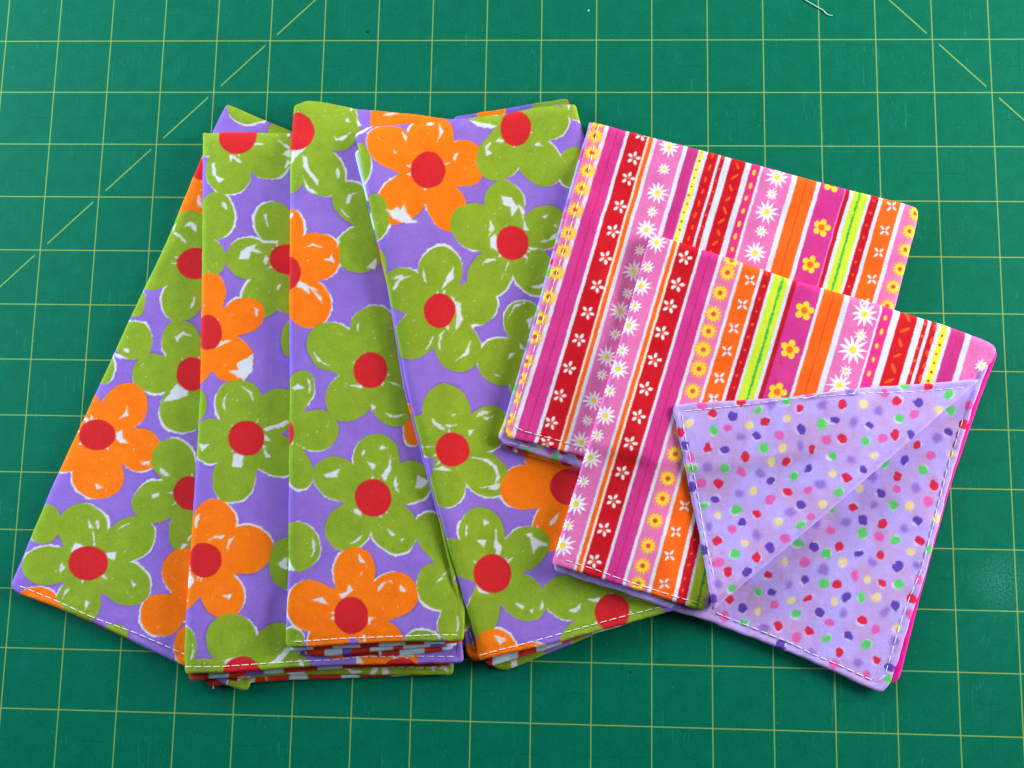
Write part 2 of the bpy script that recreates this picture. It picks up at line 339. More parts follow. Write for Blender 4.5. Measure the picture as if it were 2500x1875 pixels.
# ------------------------------------------------------------------ the striped print
S_WHITE = rgb(216, 218, 226); S_MAG = rgb(208, 56, 136); S_RED = rgb(200, 20, 34); S_ORG = rgb(248, 100, 22)
S_PINK = rgb(226, 114, 174); S_LIME = rgb(202, 226, 52); S_YEL = rgb(246, 208, 52); S_CRE = rgb(240, 220, 196)
def blob_angle(x, y, cx, cy):
    return np.hypot(x - cx, y - cy), np.arctan2(y - cy, x - cx)
def near(px, py, cx, cy, r):
    return np.nonzero((np.abs(px - cx) < r) & (np.abs(py - cy) < r))[0]
def draw_motif(col, px, py, kind, cx, cy, r, rot):
    idx = near(px, py, cx, cy, r * 1.6 + 3)
    if not len(idx): return
    x = px[idx]; y = py[idx]
    R, T = blob_angle(x, y, cx, cy)
    jit = vnoise(x / 5, y / 5) * 1.4
    if kind == 'daisy':
        n = 11 if r > 18 else 9
        s = np.abs(((T + rot) * n / (2 * np.pi)) % 1 - .5) * 2
        k = .62 + .48 * np.sin((np.floor((T + rot) * n / (2 * np.pi))) * 3.7 + rot * 7) * .25
        edge = r * (0.30 + (k + .15) * np.clip(s, 0, 1) ** .8)
        mix(col, idx, rgb(240, 236, 240), soft(R - edge + jit, 1.6))
        mix(col, idx, rgb(244, 214, 60), soft(R - r * .27 + jit, 1.8))
    elif kind == 'sun':
        mix(col, idx, rgb(250, 150, 90), np.clip(1.15 - (R / (r * 1.25)) ** 2, 0, 1) * .75)
        s = np.abs(((T + rot) * 12 / (2 * np.pi)) % 1 - .5) * 2
        mix(col, idx, S_YEL, soft(R - r * (.62 + .36 * s) + jit, 1.8))
        mix(col, idx, rgb(226, 70, 80), soft(R - r * .30, 2.2))
    elif kind in ('five', 'cross', 'yellow'):
        n = {'five': 5, 'cross': 4, 'yellow': 5}[kind]
        c = {'five': rgb(238, 232, 226), 'cross': rgb(240, 228, 220), 'yellow': S_YEL}[kind]
        d = np.full(len(idx), 1e9)
        for i in range(n):
            a = rot + i * 2 * np.pi / n
            ca, sa = math.cos(a), math.sin(a)
            ln = {'five': .36, 'cross': .42, 'yellow': .34}[kind] * r; wd = {'five': .22, 'cross': .19, 'yellow': .33}[kind] * r
            off = {'five': .64, 'cross': .58, 'yellow': .62}[kind] * r * (1 + .08 * math.sin(i * 5 + cx))
            d = np.minimum(d, ell_d(x, y, cx + ca * off, cy + sa * off, ln, wd, ca, sa))
        if kind == 'yellow': d = np.minimum(d, R - r * .5)
        mix(col, idx, c, soft(d + jit * .4, 1.6))
        cc = {'five': rgb(250, 90, 40), 'cross': rgb(120, 60, 190), 'yellow': rgb(250, 110, 30)}[kind]
        mix(col, idx, cc, soft(R - r * {'five': .22, 'cross': .15, 'yellow': .34}[kind], 1.6))
def draw_oval(col, px, py, cx, cy, a, b, ang, c, al=1.0):
    idx = near(px, py, cx, cy, max(a, b) + 4)
    if len(idx):
        d = ell_d(px[idx], py[idx], cx, cy, a, b, math.cos(ang), math.sin(ang)) + vnoise(px[idx] / 4, py[idx] / 4) * 1.2
        mix(col, idx, c, soft(d, 1.8) * al)

def stripe_print(slope, drift, bands, motifs, rows):
    """bands: (S at which the band starts, colour); rows: small repeated marks along a band"""
    starts = np.array([b[0] for b in bands]); cols = np.array([b[1] for b in bands])
    def f(px, py):
        S = px + slope * py
        S = S - drift(S, py)
        w = vnoise(py / 60.0, S * 0 + 3.3) * 2.0
        S = S + w + vnoise(py / 9.0, S / 200.0) * 1.2
        col = np.repeat(cols[:1], len(px), 0).copy()
        for i in range(1, len(bands)):
            a = np.clip(0.5 + (S - starts[i] + vnoise(py / 3.5, S * 0 + i * 7.7) * .8) / 1.8, 0, 1)
            col += (cols[i] - col) * a[:, None]
        col += (vnoise(px / 40, py / 40) * 12)[:, None]
        for (Sc, wd, c, k) in rows['lines']:
            d = np.abs(S - Sc + vnoise(py / 5.0, py * 0 + Sc) * 2.4) - wd * (1 + vnoise(py / 3.0, py * 0 + Sc * 2) * 1.2)
            a = soft(d, 2.0) * k
            col += (c - col) * a[:, None]
        for (Sc, y0, y1, step, a_, b_, angs, c) in rows['marks']:
            y = y0; i = 0
            while y < y1:
                draw_oval(col, px, py, Sc + float(drift(np.array([Sc]), y)[0]) - slope * y + math.sin(i * 2.3) * 1.0, y, a_ * (1 + .15 * math.sin(i * 1.7)), b_, angs[i % len(angs)], c)
                y += step * (1 + .12 * math.sin(i * 3.1)); i += 1
        for (kind, fk, pts, r) in motifs:
            for i, p in enumerate(pts):
                X, Y = fr(fk, p[0], p[1])
                rr = r if len(p) < 3 else p[2]
                draw_motif(col, px, py, kind, X, Y, rr, math.pi / 4 + .1 * math.sin(i) if kind == 'cross' else i * 1.3)
        return col
    return f

def top5(k, x):                                   # a point on the back edge of the first striped napkin
    X = FR[k][0] + x * FR[k][2]
    return X + .29 * (292 + (X - 1446) * .262)
B5 = [(0, S_PINK), (top5('E', 770), S_WHITE), (top5('E', 798), S_MAG), (top5('E', 914), S_WHITE), (top5('E', 935), S_RED), (top5('E', 1056), S_CRE),
      (top5('E', 1070), S_ORG), (top5('E', 1097), S_WHITE), (top5('E', 1121), S_PINK), (top5('E', 1300), S_WHITE), (top5('E', 1328), S_MAG * .96),
      (top5('E', 1402), S_WHITE), (top5('E', 1411), rgb(240, 232, 60)), (top5('E', 1438), S_WHITE), (top5('E', 1465), S_RED), (top5('E', 1536), S_WHITE),
      (top5('E', 1553), S_RED), (top5('E', 1581), S_WHITE), (top5('E', 1624), S_RED), (top5('G', 340), S_WHITE), (top5('G', 378), rgb(222, 50, 120)), (top5('G', 440), S_WHITE),
      (top5('G', 457), S_PINK), (top5('G', 655), S_WHITE), (top5('G', 690), S_ORG), (top5('G', 821), S_WHITE), (top5('G', 849), S_MAG), (top5('G', 1009), S_PINK * 1.03), (top5('G', 1018), rgb(190, 18, 40)),
      (top5('G', 1045), S_WHITE), (top5('G', 1071), S_LIME), (top5('G', 1165), S_WHITE), (top5('G', 1185), S_RED * .97), (top5('G', 1240), S_WHITE), (top5('G', 1265), S_ORG), (top5('G', 1386), S_WHITE), (top5('G', 1414), S_PINK)]
def mid5(k, a, b): return (top5(k, a) + top5(k, b)) / 2
R5 = {'lines': [(mid5('E', 855, 862), 1.1, rgb(206, 20, 70), .9), (mid5('E', 1350, 1362), .9, rgb(200, 30, 100), .6), (mid5('G', 750, 760), 1.0, rgb(214, 50, 20), .85),
                (mid5('G', 1104, 1118), 2.6, rgb(40, 176, 70), .95)],
      'marks': [(mid5('E', 1411, 1438), 372, 590, 21, 2.2, 2.2, [0], rgb(176, 30, 30)), (mid5('E', 1465, 1536), 380, 640, 29, 7.5, 3.2, [1.75, 1.9], rgb(250, 86, 34)),
                (mid5('E', 1553, 1581), 385, 640, 28, 2.8, 2.6, [0], rgb(244, 84, 40)), (top5('E', 1624) + 20, 405, 700, 27, 9.5, 3.0, [1.25, 2.5], rgb(250, 92, 30)),
                (mid5('G', 378, 440), 422, 700, 31, 7, 4.0, [1.8], rgb(246, 196, 60)), (mid5('G', 1185, 1240), 490, 760, 30, 3.6, 3.4, [0], rgb(246, 80, 40))]}
M5 = [('sun', 'E', [(715, 130), (700, 225), (678, 340), (648, 460), (610, 580), (565, 725), (520, 880), (485, 1000), (437, 1150), (385, 1310), (330, 1455), (290, 1580)], 19),
      ('sun', 'H', [(235, 85), (195, 195), (150, 330), (115, 470), (95, 580)], 18),
      ('five', 'E', [(1010, 215), (960, 375), (922, 512), (868, 700), (820, 870), (768, 1048), (712, 1240), (650, 1420), (592, 1600)], 17),
      ('five', 'H', [(523, 135), (463, 320), (405, 503), (372, 640)], 17),
      ('daisy', 'E', [(1200, 300, 24), (1165, 450, 15), (1120, 610, 25), (1085, 738, 14), (1045, 860, 25), (1000, 1000, 14), (960, 1140, 25), (920, 1290, 14), (870, 1410, 24), (835, 1565, 15)], 20),
      ('daisy', 'H', [(780, 60, 24), (745, 180, 14), (690, 355, 24), (645, 490, 14), (605, 635, 24)], 20),
      ('daisy', 'G', [(545, 90, 26), (510, 205, 14), (475, 325, 27), (440, 455, 15), (398, 600, 26)], 20),
      ('yellow', 'G', [(920, 130), (845, 430), (768, 680), (700, 930)], 23),
      ('cross', 'G', [(1320, 285), (1272, 450), (1232, 600), (1185, 780), (1140, 940)], 15),
      ('sun', 'G', [(1480, 335), (1440, 455), (1412, 580), (1375, 710), (1330, 830), (1290, 960)], 18)]
stripe5 = stripe_print(.29, lambda S, y: np.interp(S, [1570, 1680, 2000], [-10, 3, 0]) * (y - 300) / 770, B5, M5, R5)

# back edge of the second striped napkin
_tx = np.array([1596, 1657, 1793, 1931, 2152, 2300, 2418, 2436, 2500]); _ty = np.array([566, 586, 630, 678, 742, 787, 832, 848, 900])
def top6(k, x):
    X = FR[k][0] + x * FR[k][2]
    return X + .295 * float(np.interp(X, _tx, _ty))
def mid6(k, a, b): return (top6(k, a) + top6(k, b)) / 2
B6 = [(0, S_PINK), (top6('E', 1213), S_WHITE), (top6('E', 1231), S_ORG), (top6('E', 1258), S_CRE), (top6('E', 1274), S_RED), (top6('E', 1405), S_WHITE), (top6('E', 1424), S_MAG),
      (top6('E', 1541), S_WHITE), (top6('G', 180), S_PINK), (top6('G', 300), S_WHITE), (top6('G', 320), S_ORG), (top6('G', 437), S_WHITE), (top6('G', 458), S_RED * .97), (top6('G', 514), S_WHITE),
      (top6('G', 532), S_LIME), (top6('G', 630), S_WHITE), (top6('G', 653), rgb(190, 18, 40)), (top6('G', 684), S_MAG), (top6('G', 848), S_WHITE), (top6('G', 868), S_ORG), (top6('G', 1006), S_WHITE),
      (top6('G', 1044), S_PINK), (top6('G', 1250), S_WHITE), (top6('G', 1264), rgb(222, 50, 130)), (top6('G', 1336), S_WHITE), (top6('G', 1382), S_RED), (top6('G', 1500), S_WHITE), (top6('G', 1545), S_RED),
      (top6('G', 1572), S_WHITE), (top6('G', 1594), S_RED * .98), (top6('K', 1290), S_WHITE), (top6('K', 1312), rgb(240, 232, 60)), (top6('K', 1345), S_WHITE), (top6('K', 1362), S_MAG * .96), (top6('K', 1440), S_WHITE), (top6('K', 1470), S_PINK)]
R6 = {'lines': [(mid6('E', 1478, 1486), 1.1, rgb(206, 20, 70), .9), (mid6('G', 584, 596), 2.8, rgb(40, 176, 70), .95), (mid6('G', 930, 942), 1.0, rgb(214, 50, 20), .8), (mid6('K', 1398, 1404), .9, rgb(200, 30, 100), .6)],
      'marks': [(mid6('G', 458, 514), 668, 1480, 31, 3.6, 3.4, [0], rgb(246, 80, 40)), (mid6('G', 1264, 1336), 776, 930, 34, 7, 4.2, [1.8], rgb(246, 196, 60)),
                (mid6('G', 1382, 1500), 775, 970, 31, 12, 3.8, [1.25, 2.75], rgb(250, 92, 30)), (mid6('G', 1545, 1572), 790, 950, 30, 3.6, 3.4, [0], rgb(250, 100, 60)),
                (mid6('G', 1594, 1640) + 4, 800, 960, 31, 9, 4.0, [1.7, 1.9], rgb(250, 86, 34)), (mid6('K', 1312, 1345), 820, 960, 22, 3, 3, [0], rgb(176, 30, 30)),
                (mid6('G', 684, 848) - 14, 700, 1000, 46, 3.6, 2.8, [0, 1], rgb(224, 30, 90))]}
M6 = [('daisy', 'E', [(1115, 945, 24), (1055, 1110, 16), (1010, 1240, 24), (970, 1375, 16), (925, 1505, 25)], 20),
      ('daisy', 'H', [(885, 15, 16), (855, 140, 25), (800, 290, 16), (768, 455, 25), (715, 590, 16), (668, 740, 26), (620, 900, 15), (570, 1050, 27), (515, 1195, 16), (480, 1330, 28)], 20),
      ('daisy', 'G', [(1150, 915, 14), (1135, 1015, 30), (1110, 1160, 16), (1055, 1255, 34), (1010, 1400, 15), (965, 1495, 28)], 20), ('daisy', 'K', [(1520, 95, 16)], 16),
      ('five', 'E', [(1305, 1050), (1252, 1230), (1205, 1375), (1150, 1555)], 18),
      ('five', 'H', [(1098, 80), (1040, 275), (990, 460), (938, 640), (882, 838), (822, 1030), (760, 1225), (693, 1435)], 18),
      ('sun', 'G', [(240, 650), (210, 735), (160, 872), (115, 1015), (82, 1130), (45, 1250), (20, 1380)], 20),
      ('sun', 'H', [(1430, 10), (1400, 140), (1358, 290), (1285, 560), (1240, 715), (1190, 880), (1155, 1015), (1105, 1165), (1058, 1335), (1020, 1470), (990, 1590)], 20),
      ('cross', 'G', [(362, 785), (312, 950), (252, 1110), (208, 1265), (155, 1445), (118, 1590)], 16),
      ('cross', 'H', [(1540, 200), (1500, 340), (1303, 1065), (1245, 1240), (1200, 1400), (1165, 1590)], 16),
      ('yellow', 'G', [(730, 990), (630, 1255), (545, 1540)], 25)]
def drift6(S, y):
    return np.interp(S, [1950, 2090], [0, 25]) * np.clip((y - 1000) / 450, 0, 1.2)
stripe6 = stripe_print(.295, drift6, B6, M6, R6)

# ------------------------------------------------------------------ the dotted lining
DOTC = {'r': rgb(216, 34, 66), 'p': rgb(92, 62, 172), 'g': rgb(88, 200, 96), 'y': rgb(236, 212, 128), 'k': rgb(226, 92, 168), 'l': rgb(146, 112, 202)}
DOTS_FLAP = {
 'r': [(235, 285), (90, 350), (548, 322), (775, 300), (1227, 208), (1065, 283), (365, 392), (775, 482), (1047, 465), (613, 540), (480, 603), (60, 530), (257, 578), (117, 720), (790, 690), (482, 765), (320, 882), (110, 1027), (163, 1190), (313, 1113), (-85, 450), (-190, 605), (-50, 860)],
 'p': [(192, 362), (322, 467), (557, 433), (737, 382), (918, 412), (1173, 293), (153, 540), (597, 643), (398, 706), (98, 805), (242, 927), (552, 837), (878, 647), (1132, 465), (40, 1077), (385, 1060), (265, 1190), (85, 1330), (-60, 520), (-20, 740)],
 'g': [(480, 278), (327, 330), (670, 405), (92, 440), (358, 530), (1073, 377), (895, 497), (720, 575), (155, 640), (517, 680), (213, 862), (43, 840), (200, 1093), (745, 770), (545, 940), (1105, 200), (1330, 250), (185, 1280), (-20, 640), (5, 1000)],
 'y': [(485, 372), (282, 412), (888, 297), (460, 530), (400, 605), (933, 577), (717, 670), (303, 760), (118, 888), (258, 1035), (427, 925), (660, 835), (1275, 335), (-40, 400), (-60, 640)],
 'k': [(30, 305), (165, 427), (445, 460), (692, 490), (980, 485), (1003, 243), (1150, 355), (240, 662), (25, 718), (392, 805), (588, 757), (187, 963), (110, 1143), (600, 900), (465, 1015), (600, 250), (-30, 580)],
 'l': [(395, 297), (670, 305), (240, 475), (553, 518), (837, 398), (968, 335), (815, 597), (340, 668), (57, 635), (225, 772), (652, 728), (493, 873), (318, 995), (67, 950), (110, 1250), (820, 230), (-80, 560)]}
DOTS_BASE = {
 'r': [(1425, 408), (1178, 517), (1072, 685), (1268, 732), (835, 847), (993, 935), (763, 1058), (1190, 1027), (982, 1102), (385, 1210), (748, 1258), (990, 1252), (593, 1332), (1148, 1333), (177, 1338), (883, 1448), (437, 1485), (602, 1510), (762, 1620), (545, 965)],
 'p': [(1345, 447), (1108, 597), (985, 773), (890, 915), (1178, 918), (628, 1057), (865, 1095), (1075, 1163), (577, 1237), (403, 1300), (800, 1327), (1062, 1370), (247, 1390), (658, 1408), (810, 1530), (450, 1580)],
 'g': [(1360, 330), (1005, 612), (1205, 647), (722, 855), (1050, 835), (885, 985), (542, 1038), (1058, 1023), (693, 1093), (680, 1257), (1077, 1257), (332, 1297), (877, 1323), (533, 1417), (257, 1465), (695, 1545), (902, 1580), (1240, 1075)],
 'y': [(1362, 565), (870, 745), (1132, 843), (783, 1140), (470, 1140), (1145, 1080), (505, 1345), (735, 1347), (957, 1328), (913, 1230), (327, 1405), (1073, 1490), (1280, 905)],
 'k': [(1455, 305), (1250, 572), (1068, 753), (1235, 818), (715, 973), (972, 1003), (577, 1138), (843, 1210), (1185, 1230), (418, 1368), (708, 1463), (955, 1500), (152, 1430), (537, 1540), (1140, 1420)],
 'l': [(1285, 480), (935, 685), (1168, 745), (947, 835), (797, 930), (1110, 960), (640, 935), (937, 1140), (1175, 1160), (677, 1180), (495, 1262), (260, 1240), (783, 1413), (1003, 1405), (362, 1495), (1055, 1560)]}
_low = {'r': [(1035, 925), (1268, 978)], 'p': [(1355, 1022), (665, 882)], 'k': [(1003, 1003), (1210, 1068)], 'l': [(1150, 995), (860, 925)], 'g': [(1350, 1098)], 'y': []}
def dot_print(table, extra, seed, scatter=0):
    r = np.random.RandomState(seed)
    L = []
    for k in 'lygkpr':
        for p in table.get(k, []): L.append((k,) + fr('K', *p))
        for p in extra.get(k, []): L.append((k,) + fr('L', *p))
    if scatter:
        x0, y0, x1, y1 = scatter
        for yy in np.arange(y0, y1, 30):
            for xx in np.arange(x0, x1, 32):
                L.append(('rpgykl'[r.randint(6)], xx + r.randn() * 7, yy + r.randn() * 7))
    L = [(k, x, y, (10.4 + 3.0 * r.rand()) * (.85 if k == 'y' else 1.0), .72 + .25 * r.rand(), r.rand() * 3.14) for k, x, y in L]
    def f(px, py):
        m = vnoise(px / 45, py / 45) + .5 * vnoise(px / 18 + 9, py / 18)
        m = np.clip(m * 1.5 + .45, 0, 1)[:, None]
        col = rgb(188, 167, 242) * (1 - m) + rgb(192, 156, 212) * m
        col = col + (vnoise(px / 3, py / 40) * 5 + vnoise(px / 40, py / 3) * 5)[:, None]
        for k, cx, cy, a, e, ang in L:
            idx = near(px, py, cx, cy, a * 2)
            if not len(idx): continue
            x = px[idx]; y = py[idx]
            if k in 'gryp':
                o = 3.5
                d = ell_d(x, y, cx - o * math.cos(ang), cy + o * math.sin(ang + 1), a, a * e, math.cos(ang), math.sin(ang))
                mix(col, idx, rgb(232, 226, 244), soft(d, 3) * (.6 if k != 'g' else .8))
            d = ell_d(x, y, cx, cy, a, a * e, math.cos(ang), math.sin(ang)) + vnoise(x / 9, y / 9) * 5.5 + vnoise(x / 3, y / 3) * 1.0
            w = {'r': 2.0, 'p': 2.2, 'k': 3.5, 'g': 5, 'y': 8, 'l': 9}[k]
            mix(col, idx, DOTC[k], soft(d, w) * {'l': .9, 'y': .9}.get(k, .96))
        return col
    return f
dots_flap = dot_print(DOTS_FLAP, {}, 3)
dots_base = dot_print(DOTS_BASE, _low, 5)
dots_plain = dot_print({}, {}, 9, scatter=(1190, 280, 1480, 1180))

# the reverse of the flower napkins, seen only as the edges of the folds: red and pale blue blocks
CHK_R = rgb(202, 52, 34); CHK_B = rgb(196, 216, 226)
PC = {'r': CHK_R, 'b': CHK_B, 'o': ORANGE, 'p': rgb(120, 96, 190), 'g': rgb(116, 146, 54), 'k': rgb(176, 28, 54), 'w': WHITE}
def block_print(seq, slant=0.0):
    def f(px, py):
        xx = px + slant * py
        col = np.repeat(PC[seq[0][1]][None], len(px), 0).copy()
        for s, c in seq[1:]:
            a = np.clip(.5 + (xx - s) / 2, 0, 1)[:, None]
            col += (PC[c] - col) * a
        return col + (vnoise(px / 12, py / 12) * 10)[:, None]
    return f
def plain_print(c):
    return lambda px, py: np.repeat(c[None], len(px), 0) + (vnoise(px / 15, py / 15) * 14)[:, None]

# ------------------------------------------------------------------ cloth heights
HX0, HY0, HR = -3.0, -18.0, 0.05
HW, HH = int(26 / HR), int(22 / HR)
H = np.zeros((HH, HW))
def blur(a, s):
    n = max(1, int(round(s / HR)))
    k = np.ones(2 * n + 1) / (2 * n + 1)
    for _ in range(3):
        a = np.apply_along_axis(lambda v: np.convolve(np.pad(v, n, 'edge'), k, 'valid'), 0, a)
        a = np.apply_along_axis(lambda v: np.convolve(np.pad(v, n, 'edge'), k, 'valid'), 1, a)
    return a
def samp(F, x, y):
    u = np.clip((x - HX0) / HR, 0, HW - 1.001); v = np.clip((y - HY0) / HR, 0, HH - 1.001)
    i = u.astype(int); j = v.astype(int); u = u - i; v = v - j
    return (F[j, i] * (1 - u) + F[j, i + 1] * u) * (1 - v) + (F[j + 1, i] * (1 - u) + F[j + 1, i + 1] * u) * v
def drape():
    """rest surfaces of a cloth laid over what is already there: (stiff, spanning surface of the top panel; contact surface of the folds inside)"""
    Z = np.maximum(H, blur(H, .20))
    Z = blur(Z, .36) + .006
    return Z, blur(np.maximum(H, Z), .03) + .003
def to_world(poly, B, dz):
    px = np.array([p[0] for p in poly], float); py = np.array([p[1] for p in poly], float)
    z = np.full(len(px), dz)
    for _ in range(5):
        x, y = ray_to(px, py, z); z = samp(B, x, y) + dz
    return np.stack([x, y], 1)
def densify(P, types, step=.05, relax=1, wob=.004, seed=0):
    pts = []; ty = []
    n = len(P)
    for i in range(n):
        a = P[i]; b = P[(i + 1) % n]
        m = max(1, int(np.hypot(*(b - a)) / step))
        for k in range(m):
            pts.append(a + (b - a) * k / m); ty.append(types[i])
    pts = np.array(pts)
    for _ in range(relax):
        pts = .5 * pts + .25 * (np.roll(pts, 1, 0) + np.roll(pts, -1, 0))
    w = np.stack([vnoise(pts[:, 0] * 6 + seed, pts[:, 1] * 6), vnoise(pts[:, 0] * 6, pts[:, 1] * 6 + seed + 40)], 1)
    return pts + w * wob * 2, ty
def inside_mask(pts, xs, ys):
    m = np.zeros((len(ys), len(xs)), bool)
    x0 = pts[:, 0]; y0 = pts[:, 1]; x1 = np.roll(x0, -1); y1 = np.roll(y0, -1)
    for j, y in enumerate(ys):
        c = ((y0 > y) != (y1 > y))
        if not c.any(): continue
        xc = np.sort(x0[c] + (y - y0[c]) * (x1[c] - x0[c]) / (y1[c] - y0[c]))
        for k in range(0, len(xc) - 1, 2):
            a = np.searchsorted(xs, xc[k]); b = np.searchsorted(xs, xc[k + 1])
            m[j, a:b] = True
    return m

MATS = {}
def principled(name, rough=.8):
    m = bpy.data.materials.new(name); m.use_nodes = True
    nt = m.node_tree; b = nt.nodes["Principled BSDF"]
    b.inputs["Roughness"].default_value = rough
    return m, nt, b
def cloth_material(name, sheen=.02, bump=.6, trans=0.0):
    m, nt, b = principled(name, .88)
    N = nt.nodes.new; Lk = nt.links.new
    at = N("ShaderNodeAttribute"); at.attribute_name = "print"
    tc = N("ShaderNodeTexCoord")
    n1 = N("ShaderNodeTexNoise"); n1.inputs["Scale"].default_value = 1900; n1.inputs["Detail"].default_value = 2
    n2 = N("ShaderNodeTexNoise"); n2.inputs["Scale"].default_value = 260; n2.inputs["Detail"].default_value = 3
    wx = N("ShaderNodeTexWave"); wx.wave_type = 'BANDS'; wx.bands_direction = 'X'; wx.inputs["Scale"].default_value = 900; wx.inputs["Distortion"].default_value = 2.5; wx.inputs["Detail"].default_value = 2
    wy = N("ShaderNodeTexWave"); wy.wave_type = 'BANDS'; wy.bands_direction = 'Y'; wy.inputs["Scale"].default_value = 900; wy.inputs["Distortion"].default_value = 2.5; wy.inputs["Detail"].default_value = 2
    for n in (n1, n2, wx, wy): Lk(tc.outputs["Object"], n.inputs["Vector"])
    mr = N("ShaderNodeMapRange"); mr.inputs[1].default_value = .25; mr.inputs[2].default_value = .75; mr.inputs[3].default_value = .87; mr.inputs[4].default_value = 1.11
    Lk(n1.outputs["Fac"], mr.inputs[0])
    mr2 = N("ShaderNodeMapRange"); mr2.inputs[1].default_value = .3; mr2.inputs[2].default_value = .7; mr2.inputs[3].default_value = .96; mr2.inputs[4].default_value = 1.04
    Lk(n2.outputs["Fac"], mr2.inputs[0])
    mu = N("ShaderNodeMath"); mu.operation = 'MULTIPLY'; Lk(mr.outputs[0], mu.inputs[0]); Lk(mr2.outputs[0], mu.inputs[1])
    vm = N("ShaderNodeVectorMath"); vm.operation = 'SCALE'; Lk(at.outputs["Color"], vm.inputs[0]); Lk(mu.outputs[0], vm.inputs["Scale"])
    Lk(vm.outputs[0], b.inputs["Base Color"])
    ad = N("ShaderNodeMath"); ad.operation = 'ADD'; Lk(wx.outputs["Fac"], ad.inputs[0]); Lk(wy.outputs["Fac"], ad.inputs[1])
    ad2 = N("ShaderNodeMath"); ad2.operation = 'ADD'; Lk(ad.outputs[0], ad2.inputs[0]); Lk(n1.outputs["Fac"], ad2.inputs[1])
    bp = N("ShaderNodeBump"); bp.inputs["Strength"].default_value = bump; bp.inputs["Distance"].default_value = .00012
    Lk(ad2.outputs[0], bp.inputs["Height"]); Lk(bp.outputs[0], b.inputs["Normal"])
    b.inputs["Sheen Weight"].default_value = sheen
    b.inputs["Specular IOR Level"].default_value = .08
    return m
MATS['cloth'] = cloth_material("printed_cotton")

def new_mesh(name, co, faces, smooth=True, colours=None, mat=None):
    me = bpy.data.meshes.new(name)
    me.vertices.add(len(co)); me.vertices.foreach_set("co", np.ascontiguousarray(co, dtype=np.float32).ravel())
    nf = len(faces)
    me.loops.add(nf * 4); me.polygons.add(nf)
    me.loops.foreach_set("vertex_index", np.ascontiguousarray(faces, dtype=np.int32).ravel())
    me.polygons.foreach_set("loop_start", np.arange(0, nf * 4, 4, dtype=np.int32))
    me.polygons.foreach_set("use_smooth", np.full(nf, smooth, dtype=bool))
    me.update(calc_edges=True)
    me.validate()
    if colours is not None:
        at = me.color_attributes.new("print", 'FLOAT_COLOR', 'POINT')
        at.data.foreach_set("color", np.c_[colours, np.ones(len(co))].astype(np.float32).ravel())
    if mat: me.materials.append(mat)
    return me

def over(B, floor, dz, gap):
    d = (B + dz) - (floor + gap)
    return floor + gap + np.where(d > .2, d, .022 * np.log1p(np.exp(np.clip(d / .022, -30, 12)))) - dz

